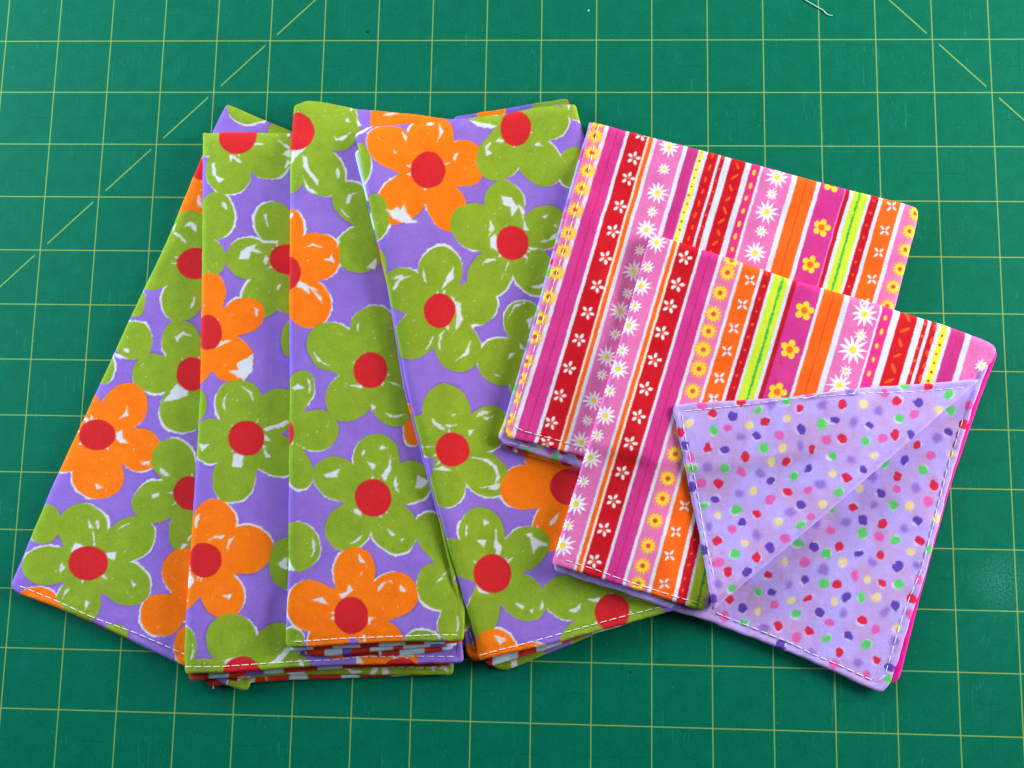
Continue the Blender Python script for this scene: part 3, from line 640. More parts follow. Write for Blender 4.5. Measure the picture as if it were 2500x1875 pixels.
def sheet(name, parent, org, poly, B, z0, t, pattern, step=.0165, coarse=None, rx=.20, rz=.07, hx=.035, hz=.018,
          wrinkle=.010, seams=True, lift=None, seed=0, label=None, wob=.004):
    """one layer of folded cloth. poly: (x, y[, edge type]) with 'f' folded edge, 'h' hemmed edge for the edge that starts there"""
    types = []; cur = 'h'
    for p in poly:
        if len(p) > 2: cur = p[2]
        types.append(cur)
    W = to_world(poly, B, z0 + t)
    pts, ty = densify(W, types, seed=seed, wob=wob)
    xs0, ys0 = pts.min(0) - step * 2, pts.max(0) + step * 2
    def axis(a, b, rngs):
        out = [a]
        while out[-1] < b:
            v = out[-1]
            fine = True if rngs is None else any(lo <= v <= hi for lo, hi in rngs)
            out.append(v + (step if fine else .12))
        return np.array(out)
    xs = axis(xs0[0], ys0[0], None if coarse is None else coarse[0])
    ys = axis(xs0[1], ys0[1], None if coarse is None else coarse[1])
    cx = (xs[1:] + xs[:-1]) / 2; cy = (ys[1:] + ys[:-1]) / 2
    cell = inside_mask(pts, cx, cy)
    X, Y = np.meshgrid(xs, ys)
    R = .45
    df = np.full(X.shape, 9.0); dh = df.copy(); bx = X.copy(); by = Y.copy(); dall = df.copy()
    n = len(pts)
    for i in range(n):
        a = pts[i]; b = pts[(i + 1) % n]
        i0 = np.searchsorted(xs, min(a[0], b[0]) - R); i1 = np.searchsorted(xs, max(a[0], b[0]) + R)
        j0 = np.searchsorted(ys, min(a[1], b[1]) - R); j1 = np.searchsorted(ys, max(a[1], b[1]) + R)
        sx = X[j0:j1, i0:i1]; sy = Y[j0:j1, i0:i1]
        v = b - a; L2 = v @ v + 1e-12
        tt = np.clip(((sx - a[0]) * v[0] + (sy - a[1]) * v[1]) / L2, 0, 1)
        qx = a[0] + tt * v[0]; qy = a[1] + tt * v[1]
        d = np.hypot(sx - qx, sy - qy)
        D = df if ty[i] == 'f' else dh
        D[j0:j1, i0:i1] = np.minimum(D[j0:j1, i0:i1], d)
        m = d < dall[j0:j1, i0:i1]
        dall[j0:j1, i0:i1][m] = d[m]; bx[j0:j1, i0:i1][m] = qx[m]; by[j0:j1, i0:i1][m] = qy[m]
    ny, nx = X.shape
    used = np.zeros((ny, nx), int)
    for dj in (0, 1):
        for di in (0, 1):
            used[dj:ny - 1 + dj, di:nx - 1 + di] += cell
    edge = (used > 0) & (used < 4)
    X = np.where(edge, bx, X); Y = np.where(edge, by, Y)
    # after snapping, distances of the rim are zero
    isf = df <= dh
    df = np.where(edge & isf, 0, df); dh = np.where(edge & ~isf, 0, dh)
    Bz = samp(B, X, Y)
    znom = Bz + z0 + t
    def drop(d, a, h):
        q = np.clip(1 - d / a, 0, 1)
        return h * (1 - np.sqrt(np.clip(1 - q * q, 0, 1)))
    z = znom - drop(df, rx, rz) - drop(dh, hx, hz)
    fade = np.clip(dall / .15, .25, 1)
    z = z + wrinkle * (vnoise(X * 1.1 + seed * 3.1, Y * 0.8 + seed) * 1.6 + vnoise(X * 2.6 + seed, Y * 2.1) * .7 + vnoise(X * 7, Y * 6 + seed) * .16) * fade
    if seams:
        near_h = np.exp(-((dh - .115) / .022) ** 2)
        pk = vnoise((X + Y) * 5.5, (X - Y) * 5.5 + seed)
        z = z - near_h * .004 + np.exp(-((dh - .05) / .05) ** 2) * (.004 + pk * .010)
        z = z + np.exp(-((dh - .22) / .12) ** 2) * pk * .010
    if lift is not None:
        z = z + lift(X, Y)
    # skirt
    skd = np.where(isf, np.maximum(t, z0 + t - rz * .4), t) * 0 + np.where(isf, z0 + t - rz, t - hz) 
    skd = np.maximum(skd, .012)
    vid = -np.ones((ny, nx), int)
    um = used > 0
    nv = int(um.sum()); vid[um] = np.arange(nv)
    co = np.stack([X[um], Y[um], z[um]], 1)
    px, py = survey(X[um], Y[um], znom[um])
    colr = to_linear(np.clip(pattern(px, py), 0, 255))
    jj, ii = np.nonzero(cell)
    F = np.stack([vid[jj, ii], vid[jj, ii + 1], vid[jj + 1, ii + 1], vid[jj + 1, ii]], 1)
    # rim edges: cell sides without a neighbour
    pad = np.pad(cell, 1)
    E = []
    for (dj, di, a, b) in ((-1, 0, (0, 0), (0, 1)), (0, 1, (0, 1), (1, 1)), (1, 0, (1, 1), (1, 0)), (0, -1, (1, 0), (0, 0))):
        m = cell & ~pad[1 + dj:ny + dj, 1 + di:nx + di]
        j, i = np.nonzero(m)
        E.append(np.stack([vid[j + a[0], i + a[1]], vid[j + b[0], i + b[1]]], 1))
    E = np.concatenate(E)
    rim = np.unique(E)
    back = -np.ones(nv, int); k = len(rim)
    top_i = nv + np.arange(k); bot_i = nv + k + np.arange(k)
    back[rim] = np.arange(k)
    ct = co[rim].copy(); cb = co[rim].copy(); cb[:, 2] -= skd[um][rim]
    cen = pts.mean(0)
    FS = np.stack([E[:, 1], E[:, 0], bot_i[back[E[:, 0]]], bot_i[back[E[:, 1]]]], 1)
    sharp = ~isf[um][E[:, 0]]
    FS[sharp, 0] = top_i[back[E[sharp, 1]]]; FS[sharp, 1] = top_i[back[E[sharp, 0]]]
    co = np.concatenate([co, ct, cb]); colr = np.concatenate([colr, colr[rim], colr[rim] * .96])
    F = np.concatenate([F, FS])
    me = new_mesh(name, (co - org) * U, F, True, colr, MATS['cloth'])
    o = bpy.data.objects.new(name, me); COL.objects.link(o); o.parent = parent
    if label: o['label'] = label
    o_info = dict(o=o, xs=xs, ys=ys, z=z, B=B, dz=z0 + t, org=org, pts=pts)
    return o_info

def zat(info, x, y):
    xs, ys, z = info['xs'], info['ys'], info['z']
    i = int(np.clip(np.searchsorted(xs, x) - 1, 0, len(xs) - 2)); j = int(np.clip(np.searchsorted(ys, y) - 1, 0, len(ys) - 2))
    return float(z[j:j + 2, i:i + 2].mean())

# ------------------------------------------------------------------ stitches
thread_m, nt, b = principled("sewing_thread", .6)
b.inputs["Base Color"].default_value = (.78, .76, .74, 1)
_tn = nt.nodes.new("ShaderNodeTexNoise"); _tn.inputs["Scale"].default_value = 6
_tr = nt.nodes.new("ShaderNodeValToRGB"); _tr.color_ramp.elements[0].color = (.66, .65, .66, 1); _tr.color_ramp.elements[1].color = (.88, .87, .88, 1)
_tc = nt.nodes.new("ShaderNodeTexCoord")
nt.links.new(_tc.outputs["Object"], _tn.inputs["Vector"]); nt.links.new(_tn.outputs["Fac"], _tr.inputs[0]); nt.links.new(_tr.outputs[0], b.inputs["Base Color"])
def tube_mesh(name, pts, rad, mat, sides=6):
    pts = np.array(pts, float); n = len(pts); co = []
    for i in range(n):
        d = pts[min(i + 1, n - 1)] - pts[max(i - 1, 0)]; d /= np.linalg.norm(d) + 1e-12
        u = np.cross([0, 0, 1.0], d); u /= np.linalg.norm(u) + 1e-9; w = np.cross(d, u)
        r = rad if np.isscalar(rad) else rad[i]
        for k in range(sides):
            a = 2 * math.pi * k / sides
            co.append(pts[i] + r * (math.cos(a) * u + math.sin(a) * w))
    F = []
    for i in range(n - 1):
        for k in range(sides):
            k2 = (k + 1) % sides
            F.append((i * sides + k, i * sides + k2, (i + 1) * sides + k2, (i + 1) * sides + k))
    return new_mesh(name, np.array(co), np.array(F), True, None, mat)
SL = 16.0
stitch_me = tube_mesh("stitch", [(-.5 * SL, 0, -2.2), (-.44 * SL, 0, -.6), (-.28 * SL, 0, .3), (0, 0, .6), (.28 * SL, 0, .3), (.44 * SL, 0, -.6), (.5 * SL, 0, -2.2)], [.5, .9, 1.05, 1.1, 1.05, .9, .5], thread_m)
def stitch_line(info, line, period=23.0, duty=.80, r=.0062):
    """a run of machine stitches; each one is an object of its own"""
    P = np.array([p[:2] for p in line], float)
    seg = np.hypot(*np.diff(P, axis=0).T); cum = np.r_[0, np.cumsum(seg)]
    s = 3.0
    while s + period * duty < cum[-1]:
        per = period * (1 + random.uniform(-.08, .08))
        ends = []
        for q in (s, s + per * duty):
            ex = np.interp(q, cum, P[:, 0]); ey = np.interp(q, cum, P[:, 1])
            w = to_world([(ex, ey)], info['B'], info['dz'])[0]
            ends.append((w[0], w[1], zat(info, w[0], w[1])))
        a, b_ = np.array(ends[0]), np.array(ends[1])
        if not all(inside_mask(info['pts'], np.array([e[0] - .03, e[0], e[0] + .03]), np.array([e[1] - .03, e[1] + .03])).all() for e in ends):
            s += per
            continue
        mid = (a + b_) / 2; mid[2] = max(mid[2], zat(info, mid[0], mid[1])) + .003
        L = np.linalg.norm(b_ - a)
        o = bpy.data.objects.new("stitch", stitch_me); COL.objects.link(o)
        o.parent = info['o']
        o.location = Vector((mid - info['org']) * U)
        o.rotation_euler = (0, -math.atan2(b_[2] - a[2], np.hypot(*(b_ - a)[:2])), math.atan2(b_[1] - a[1], b_[0] - a[0]) + random.uniform(-.03, .03))
        o.scale = (L / SL * U, r * U, r * U)
        s += per

def thing(name, label, cat, loc, group=None):
    o = bpy.data.objects.new(name, None); COL.objects.link(o)
    o.empty_display_size = .01
    o.location = Vector(loc) * U
    o['label'] = label; o['category'] = cat
    if group: o['group'] = group
    return o
def settle(polys, B, T):
    """add a finished napkin to the height of the pile"""
    global H
    gx = HX0 + np.arange(HW) * HR; gy = HY0 + np.arange(HH) * HR
    m = np.zeros(H.shape, bool)
    for poly in polys:
        m |= inside_mask(to_world(poly, B, T), gx, gy)
    top = B + T
    soft_m = blur(m.astype(float), .10)
    H = np.where(m, np.maximum(H, H + (top - H) * np.clip(soft_m * 2 - .9, .25, 1)), H)

# ------------------------------------------------------------------ table and mat
def slab(name, x0, x1, y0, y1, z0, z1, mat, nxy=1):
    co = np.array([(x, y, z) for z in (z0, z1) for y in (y0, y1) for x in (x0, x1)], float)
    F = [(0, 2, 3, 1), (4, 5, 7, 6), (0, 1, 5, 4), (2, 6, 7, 3), (0, 4, 6, 2), (1, 3, 7, 5)]
    me = new_mesh(name, co * U, np.array(F), False, None, mat)
    o = bpy.data.objects.new(name, me); COL.objects.link(o)
    return o
tm, nt, b = principled("pale_laminate", .45)
b.inputs["Base Color"].default_value = (.55, .52, .48, 1)
_n = nt.nodes.new("ShaderNodeTexNoise"); _n.inputs["Scale"].default_value = 40
_r = nt.nodes.new("ShaderNodeValToRGB"); _r.color_ramp.elements[0].color = (.5, .47, .43, 1); _r.color_ramp.elements[1].color = (.6, .57, .53, 1)
nt.links.new(_n.outputs["Fac"], _r.inputs[0]); nt.links.new(_r.outputs[0], b.inputs["Base Color"])
table = slab("tabletop", -30, 50, -34, 22, -1.1, -.1, tm); table['kind'] = 'structure'

mm, nt, b = principled("cutting_mat_vinyl", .5)
N = nt.nodes.new; Lk = nt.links.new
def val(x):
    n = N("ShaderNodeValue"); n.outputs[0].default_value = x; return n.outputs[0]
def mth(op, a, b_=None, c=None):
    n = N("ShaderNodeMath"); n.operation = op
    for i, q in enumerate((a, b_, c)):
        if q is None: continue
        if isinstance(q, (int, float)): n.inputs[i].default_value = q
        else: Lk(q, n.inputs[i])
    return n.outputs[0]
tc = N("ShaderNodeTexCoord"); sc = N("ShaderNodeVectorMath"); sc.operation = 'SCALE'; sc.inputs["Scale"].default_value = 1 / U
Lk(tc.outputs["Object"], sc.inputs[0])
sep = N("ShaderNodeSeparateXYZ"); Lk(sc.outputs[0], sep.inputs[0])
gx, gy = sep.outputs[0], sep.outputs[1]
def noise(scale, detail=2, rough=.5, vec=None):
    n = N("ShaderNodeTexNoise"); n.inputs["Scale"].default_value = scale; n.inputs["Detail"].default_value = detail; n.inputs["Roughness"].default_value = rough
    Lk(vec if vec is not None else sc.outputs[0], n.inputs["Vector"]); return n.outputs["Fac"]
jn = noise(28, 2); jn2 = noise(90, 2)
wob = mth('MULTIPLY', mth('SUBTRACT', jn2, .5), .012)
def line_mask(coord, half):
    fr_ = mth('ABSOLUTE', mth('SUBTRACT', mth('FRACT', mth('ADD', coord, .5)), .5))
    d = mth('ADD', fr_, wob)
    n = N("ShaderNodeMapRange"); n.inputs[1].default_value = half + .004; n.inputs[2].default_value = half - .004; n.inputs[3].default_value = 0; n.inputs[4].default_value = 1
    Lk(d, n.inputs[0]); return n.outputs[0]
lx = line_mask(gx, .0095); ly = line_mask(gy, .0095)
both = mth('MULTIPLY', lx, ly); grid = mth('MAXIMUM', lx, ly)
def diag(expr, half=.0115):
    d = mth('ADD', mth('ABSOLUTE', mth('MULTIPLY', expr, .7071)), wob)
    n = N("ShaderNodeMapRange"); n.inputs[1].default_value = half + .004; n.inputs[2].default_value = half - .004; n.inputs[3].default_value = 0; n.inputs[4].default_value = 1
    Lk(d, n.inputs[0])
    f_ = mth('FRACT', gx)
    return mth('MULTIPLY', n.outputs[0], mth('MULTIPLY', mth('GREATER_THAN', f_, .118), mth('LESS_THAN', f_, .905)))
d1 = diag(mth('SUBTRACT', mth('SUBTRACT', gx, gy), 5.0)); d2 = diag(mth('SUBTRACT', mth('ADD', gx, gy), 17.02))
# faint half-inch ticks pressed into the surface
def tick_mask(coord, other):
    fr_ = mth('ABSOLUTE', mth('SUBTRACT', mth('FRACT', coord), .5))
    a = mth('LESS_THAN', fr_, .008)
    brk = noise(1.7, 3, .7)
    return mth('MULTIPLY', a, mth('GREATER_THAN', brk, .56))
ticks = mth('MAXIMUM', tick_mask(gx, gy), tick_mask(gy, gx))
base = N("ShaderNodeValToRGB")
base.color_ramp.elements[0].position = .32; base.color_ramp.elements[0].color = (.0002, .112, .059, 1)
base.color_ramp.elements[1].position = .68; base.color_ramp.elements[1].color = (.0007, .160, .087, 1)
Lk(mth('ADD', mth('MULTIPLY', noise(22, 4, .7), .65), mth('MULTIPLY', noise(3.5, 3), .35)), base.inputs[0])
def mixc(a, c, f):
    n = N("ShaderNodeMix"); n.data_type = 'RGBA'
    Lk(f, n.inputs[0]); Lk(a, n.inputs[6])
    if isinstance(c, tuple): n.inputs[7].default_value = c
    else: Lk(c, n.inputs[7])
    return n.outputs[2]
# pale and dark flecks
vo = N("ShaderNodeTexVoronoi"); vo.inputs["Scale"].default_value = 9; Lk(sc.outputs[0], vo.inputs["Vector"])
fleck = mth('MULTIPLY', mth('LESS_THAN', vo.outputs["Distance"], .09), mth('GREATER_THAN', noise(2.1, 2), .57))
vo2 = N("ShaderNodeTexVoronoi"); vo2.inputs["Scale"].default_value = 13; Lk(sc.outputs[0], vo2.inputs["Vector"])
dark = mth('MULTIPLY', mth('LESS_THAN', vo2.outputs["Distance"], .12), mth('GREATER_THAN', noise(2.9, 2), .55))
# hairline knife scratches: stretched noise ridges
def scratches(ang, sx_, sy_, th, gate):
    mp = N("ShaderNodeMapping"); mp.inputs["Rotation"].default_value = (0, 0, ang); mp.inputs["Scale"].default_value = (sx_, sy_, 1)
    Lk(sc.outputs[0], mp.inputs["Vector"])
    a = noise(1.0, 1, .4, mp.outputs[0])
    return mth('MULTIPLY', mth('LESS_THAN', mth('ABSOLUTE', mth('SUBTRACT', a, .5)), th), mth('GREATER_THAN', noise(1.3, 2), gate))
scr = scratches(.5, 14, .55, .0035, .56); scr2 = scratches(-1.1, 11, .45, .0035, .58)
c = base.outputs[0]
c = mixc(c, (.0015, .085, .055, 1), mth('MULTIPLY', ticks, .55))
c = mixc(c, (.0015, .09, .055, 1), mth('MULTIPLY', dark, .5))
c = mixc(c, (.04, .30, .22, 1), mth('MULTIPLY', fleck, .45))
c = mixc(c, (.03, .27, .19, 1), mth('MULTIPLY', mth('MAXIMUM', scr, scr2), .30))
_sx = mth('SUBTRACT', gx, 17.75); _sy = mth('SUBTRACT', gy, -9.55)
_sd = mth('SQRT', mth('ADD', mth('MULTIPLY', _sx, _sx), mth('MULTIPLY', mth('MULTIPLY', _sy, _sy), .8)))
_sm = N("ShaderNodeMapRange"); _sm.inputs[1].default_value = .55; _sm.inputs[2].default_value = .05; _sm.inputs[3].default_value = 0; _sm.inputs[4].default_value = 1
Lk(_sd, _sm.inputs[0])
c = mixc(c, (.07, .30, .24, 1), mth('MULTIPLY', _sm.outputs[0], mth('MULTIPLY', mth('GREATER_THAN', noise(30, 4, .8), .5), .45)))
wear = mth('GREATER_THAN', noise(11, 3, .7), .36)
lines = mth('MULTIPLY', mth('MAXIMUM', grid, mth('MAXIMUM', d1, d2)), mth('ADD', mth('MULTIPLY', wear, .3), .7))
c = mixc(c, (.22, .38, .09, 1), mth('MULTIPLY', lines, .92))
c = mixc(c, (.36, .42, .06, 1), mth('MULTIPLY', both, .9))
Lk(c, b.inputs["Base Color"])
bp = N("ShaderNodeBump"); bp.inputs["Strength"].default_value = .25; bp.inputs["Distance"].default_value = .0001
Lk(mth('ADD', noise(60, 3, .7), mth('MULTIPLY', ticks, -.6)), bp.inputs["Height"]); Lk(bp.outputs[0], b.inputs["Normal"])
b.inputs["Roughness"].default_value = .62; b.inputs["Specular IOR Level"].default_value = .05
mat_o = slab("cutting_mat", -8, 28, -20, 4, -.1, 0.0, mm)
mat_o['label'] = 'green cutting mat with a yellow one-inch grid under all the folded napkins'; mat_o['category'] = 'cutting mat'

# ------------------------------------------------------------------ the flower napkins
GF = 'floral napkins fanned out on the mat'
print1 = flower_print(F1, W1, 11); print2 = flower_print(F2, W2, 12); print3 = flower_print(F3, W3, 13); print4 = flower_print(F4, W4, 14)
def origin_of(px, py):
    x, y = ray_to(px, py, 0.0)
    return np.array([float(x), float(y), 0.0])

# napkin 1, lowest, fanned furthest to the left
N1 = [(21, 1431, 'f'), (128, 1175), (229, 960), (330, 740), (403, 589), (472, 420), (518, 315), (550, 250, 'f'), (655, 294), (712, 318), (1134, 505, 'h'), (607, 1675), (604, 1687), (575, 1682), (553, 1673),
      (444, 1624), (311, 1560), (220, 1516), (133, 1482), (46, 1450), (30, 1439)]
(BT, B) = drape(); og = origin_of(300, 1000)
P1 = over(BT, B, .10, .075)
t1 = thing("folded_napkin", "floral napkin furthest left and lowest of the fan, with a long slanting left edge", "napkin", og, GF)
low1 = [(60, 1425, 'f'), (300, 860), (560, 290, 'h'), (1100, 505), (600, 1670), (553, 1668), (444, 1623), (311, 1561), (220, 1518), (133, 1481), (70, 1452)]
sheet("lower_fold", t1, og, low1, B, .0, .05, block_print([(0, 'r'), (150, 'o'), (225, 'k'), (330, 'b'), (420, 'r')]), step=.04, seed=21, hz=.012)
s1 = sheet("front_panel", t1, og, N1, P1, .05, .05, print1, coarse=([(-2, 5.7)], None), seed=1, rz=.07, rx=.20)
stitch_line(s1, [(25, 1421), (136, 1466), (221, 1505), (339, 1548), (443, 1594), (500, 1618)])
settle([N1], P1, .10)

# napkin 2
N2 = [(444, 1645, 'f'), (447, 1518), (458, 1358), (470, 1175), (483, 955), (487, 704), (489, 475), (490, 317, 'f'), (513, 320), (540, 317), (715, 320), (1000, 335, 'h'), (1132, 1616), (1116, 1619.6), (1053, 1620.5),
      (963, 1622), (822, 1625), (774, 1627), (701, 1631), (645, 1637), (556, 1643), (500, 1644), (459, 1647)]
(BT, B) = drape(); og = origin_of(600, 1000)
P2 = over(BT, B, .19, .155)
t2 = thing("folded_napkin", "floral napkin second from the left, its straight upright left edge crossing the leftmost one", "napkin", og, GF)
L2a = [(515, 1560, 'f'), (493, 1655, 'h'), (502, 1669), (517, 1675), (546, 1673), (580, 1670), (622, 1666.6), (707, 1660), (752, 1659), (836, 1656), (876, 1655), (955, 1652), (1001, 1650), (1053, 1648), (1053, 1560)]
L2b = [(530, 1560, 'f'), (520, 1652, 'h'), (600, 1657), (629, 1654), (701, 1649), (783, 1647.5), (890, 1647.5), (981, 1648.5), (1100, 1648.5), (1107, 1645), (1107, 1570)]
L2c = [(470, 1560, 'f'), (456, 1650, 'h'), (464, 1663), (491, 1659.5), (537, 1656), (598, 1651), (656, 1646), (780, 1636), (860, 1631), (1100, 1625), (1100, 1560)]
f2b = flower_print([('P', 'g', None, None, [(680, 1640, 70, 25), (860, 1640, 130, 40), (1050, 1640, 60, 30)]), ('P', 'r', None, (772, 1640, 25, 14), [(560, 1650, 40, 10)])],
                   [('P', [(700, 1640), (735, 1632), (750, 1650), (710, 1652)]), ('P', [(915, 1622), (930, 1622), (912, 1650), (900, 1650)]), ('P', [(840, 1630), (885, 1640), (860, 1645)]), ('P', [(1052, 1620), (1068, 1620), (1058, 1640)])], 30)
sheet("lower_fold", t2, og, L2a, B, .0, .035, block_print([(0, 'r'), (580, 'b'), (622, 'r'), (650, 'b'), (653, 'r'), (707, 'b'), (752, 'r'), (833, 'b'), (877, 'r'), (956, 'b'), (1001, 'r')]), step=.022, seed=22)
i2b = sheet("lower_fold", t2, og, L2b, B, .04, .03, f2b, step=.018, seed=23)
sheet("lower_fold", t2, og, L2c, B, .075, .03, block_print([(0, 'r'), (510, 'b'), (559, 'r'), (600, 'p'), (645, 'b'), (693, 'r'), (776, 'b'), (836, 'r')]), step=.022, seed=24)
stitch_line(i2b, [(850, 1630), (903, 1628.6), (999, 1629), (1104, 1633)])
s2 = sheet("front_panel", t2, og, N2, P2, .145, .045, print2, coarse=([(-2, 8.9)], None), seed=2, rz=.12, rx=.25)
stitch_line(s2, [(447, 1628), (529, 1628), (575, 1625), (629, 1621), (719, 1615), (810, 1611), (876, 1604), (981, 1602), (1125, 1603)])
settle([N2], P2, .19)

# napkin 3
N3 = [(693, 1576, 'f'), (700, 1385), (700, 1220), (703, 960), (702, 704), (704, 520), (713, 252, 'f'), (730, 246), (748, 239), (791, 244), (869, 260), (997, 271), (1098, 285), (1180, 298, 'h'), (1132, 1563.5), (988, 1567), (900, 1571), (830, 1575), (765, 1579), (739, 1580), (700, 1580)]
(BT, B) = drape(); og = origin_of(850, 1000)
P3 = over(BT, B, .20, .165)
t3 = thing("folded_napkin", "floral napkin third from the left, half a red centre cut at its back left corner", "napkin", og, GF)
L3a = [(800, 1520, 'f'), (790, 1598, 'h'), (806, 1611), (818, 1611.5), (843, 1606), (916, 1598), (941, 1610.5), (974, 1606), (1037, 1596), (1080, 1589), (1133, 1583), (1133, 1500)]
L3b = [(750, 1500, 'f'), (739, 1590, 'h'), (748, 1602), (792, 1603), (812, 1602), (850, 1597), (930, 1590), (1020, 1582), (1131, 1575), (1131, 1500)]
L3c = [(715, 1500, 'f'), (706, 1584, 'h'), (709, 1589), (764, 1587), (800, 1585), (903, 1581), (1017, 1574), (1131, 1569), (1131, 1500)]
sheet("lower_fold", t3, og, L3a, B, .0, .04, block_print([(0, 'o'), (838, 'k'), (925, 'w'), (931, 'r'), (975, 'b'), (1037, 'r'), (1080, 'b')]), step=.018, seed=25)
sheet("lower_fold", t3, og, L3b, B, .045, .03, block_print([(0, 'w'), (748, 'r'), (792, 'b'), (835, 'p'), (858, 'r'), (903, 'b'), (960, 'r'), (985, 'b'), (1050, 'p'), (1090, 'b')]), step=.018, seed=26)
sheet("lower_fold", t3, og, L3c, B, .08, .03, block_print([(0, 'b'), (765, 'r'), (812, 'b'), (880, 'k'), (925, 'b'), (990, 'r'), (1036, 'b'), (1085, 'r')]), step=.018, seed=27)
s3 = sheet("front_panel", t3, og, N3, P3, .155, .045, print3, coarse=([(-2, 8.95)], None), seed=3, rz=.12, rx=.25)
stitch_line(s3, [(694, 1568), (737, 1566), (828, 1559), (881, 1557), (981, 1553.6), (1053, 1550), (1122, 1550)])
settle([N3], P3, .20)

# napkin 4
N4 = [(1167, 1615, 'f'), (1158, 1564), (1148, 1532), (1126, 1450), (1098, 1358), (1080, 1289), (1034, 1120), (993, 960), (970, 841), (945, 704), (919, 589), (893, 465), (869, 345), (862, 322, 'f'), (880, 313), (898, 303),
      (912, 303), (1000, 296), (1075, 287), (1220, 274), (1304, 257), (1363, 249), (1406, 248, 'f'), (1428, 335), (1500, 650), (1600, 1080), (1690, 1478, 'h'), (1642, 1491), (1621, 1497), (1534, 1522), (1415, 1553), (1371, 1567),
      (1310, 1580), (1263, 1591), (1200, 1605), (1175, 1613)]
(BT, B) = drape(); og = origin_of(1200, 1000)
P4 = over(BT, B, .21, .17)
t4 = thing("folded_napkin", "floral napkin uppermost and rightmost in the fan, tucked under the striped napkins", "napkin", og, GF)
L4d = [(1240, 1480, 'f'), (1190, 1615, 'h'), (1213, 1635), (1232, 1637), (1263, 1626), (1330, 1598), (1390, 1575), (1466, 1543), (1550, 1518), (1560, 1400)]
L4c = [(1200, 1500, 'f'), (1182, 1612, 'h'), (1192, 1628), (1205, 1625), (1268, 1605), (1330, 1587), (1374, 1571.5), (1430, 1552), (1520, 1528), (1520, 1400)]
L4e = [(1160, 1617, 'h'), (1141, 1602, 'f'), (1137, 1587), (1132, 1560), (1116, 1473), (1098, 1385), (1071, 1270), (1020, 1080), (985, 950), (943, 690), (918, 589), (892, 480), (865, 372), (900, 340, 'h'), (980, 600), (1120, 1200), (1230, 1560)]
f4d = flower_print([('P', 'g', None, None, [(1215, 1620, 70, 40), (1300, 1600, 30, 20), (1450, 1550, 60, 30)])], [('P', [(1248, 1612), (1262, 1612), (1262, 1630), (1250, 1632)])], 31)
sheet("lower_fold", t4, og, L4d, B, .0, .035, f4d, step=.018, seed=28)
_e = flower_print([('P', 'g', None, None, [(1090, 1340, 30, 90), (1120, 1480, 30, 60), (900, 500, 20, 80)]), ('P', 'o', None, None, [(1150, 1600, 26, 26), (935, 650, 20, 40)]), ('P', 'r', None, (1110, 1415, 14, 34), [(1000, 1000, 10, 10)])], [], 33)
def edge4(px, py):
    c = _e(px, py)
    a = (py < 660)[:, None]
    k = block_print([(0, 'b'), (470, 'b'), (490, 'p'), (520, 'b'), (560, 'p'), (590, 'r'), (630, 'o')])(py, px)
    return np.where(a, k, c)
i4e = sheet("lower_fold", t4, og, L4e, B, .04, .04, edge4, step=.018, seed=29, rx=.06, rz=.03)
sheet("lower_fold", t4, og, L4c, B, .085, .025, block_print([(0, 'r'), (1203, 'b'), (1265, 'r'), (1310, 'b'), (1372, 'r'), (1415, 'p'), (1445, 'b')]), step=.018, seed=30)
s4 = sheet("front_panel", t4, og, N4, P4, .165, .045, print4, seed=4, rz=.12, rx=.25)
stitch_line(s4, [(1168, 1602), (1214, 1588), (1263, 1576), (1344, 1554), (1425, 1531), (1534, 1501.5), (1610, 1482.5), (1650, 1472)])
stitch_line(i4e, [(1146, 1540), (1152, 1560), (1160, 1600)])
sheet("lower_fold", t4, og, [(1390, 300, 'f'), (1391, 249), (1384, 239), (1300, 252), (1176, 273), (1110, 283, 'h'), (1100, 330)], B, .06, .03,
      block_print([(0, 'p'), (1165, 'o'), (1235, 'p'), (1300, 'g'), (1386, 'r')]), step=.02, seed=61, rx=.05, rz=.02)
settle([N4], P4, .20)

# ------------------------------------------------------------------ the striped napkins
GS = 'striped napkins overlapping at the right'
N5 = [(1232, 1053, 'f'), (1272, 915), (1289, 850), (1365, 582), (1446, 292, 'f'), (1600, 333), (1750, 372), (1900, 412), (2050, 453), (2200, 490), (2242, 503), (2247, 519, 'f'), (2243, 540), (2230, 590), (2188, 753), (2110, 1010), (2000, 1130, 'h'),
      (1700, 1180), (1428, 1114), (1363, 1099), (1308, 1083), (1258, 1072), (1240, 1068)]
(BT, B) = drape(); og = origin_of(1700, 700)
P5 = over(BT, B, .18, .15)
t5 = thing("folded_napkin", "pink and red striped napkin lying behind, its back right corner pointing at the bare mat", "napkin", og, GS)
L5a = [(1250, 1020, 'f'), (1228, 1085, 'h'), (1240, 1098), (1257, 1104), (1335, 1125), (1390, 1138), (1440, 1150), (1700, 1200), (1900, 1000), (1470, 350, 'f'), (1437, 305), (1400, 440), (1300, 800)]
L5b = [(1216, 1062, 'h'), (1221, 1082), (1250, 1090), (1335, 1117), (1390, 1132), (1425, 1143), (1700, 1190), (1900, 1000), (1480, 330, 'f'), (1440, 293), (1360, 572), (1283, 850), (1226, 1040)]
sheet("lower_fold", t5, og, L5a, B, .0, .05, lambda px, py: np.where((py > 800)[:, None], block_print([(0, 'k'), (1255, 'b'), (1263, 'r'), (1290, 'o'), (1370, 'k'), (1395, 'o')])(px, py), plain_print(rgb(190, 28, 76))(px, py)), step=.03, seed=41)
i5b = sheet("lining_fold", t5, og, L5b, B, .055, .045, dots_plain, step=.02, seed=42, rx=.08, rz=.04)
s5 = sheet("front_panel", t5, og, N5, P5, .135, .045, stripe5, step=.0155, seed=5, rz=.095, rx=.15)
stitch_line(s5, [(1462, 301), (1435, 424), (1388, 568), (1298, 872), (1258, 1005), (1251, 1036)], period=24, r=.0056)
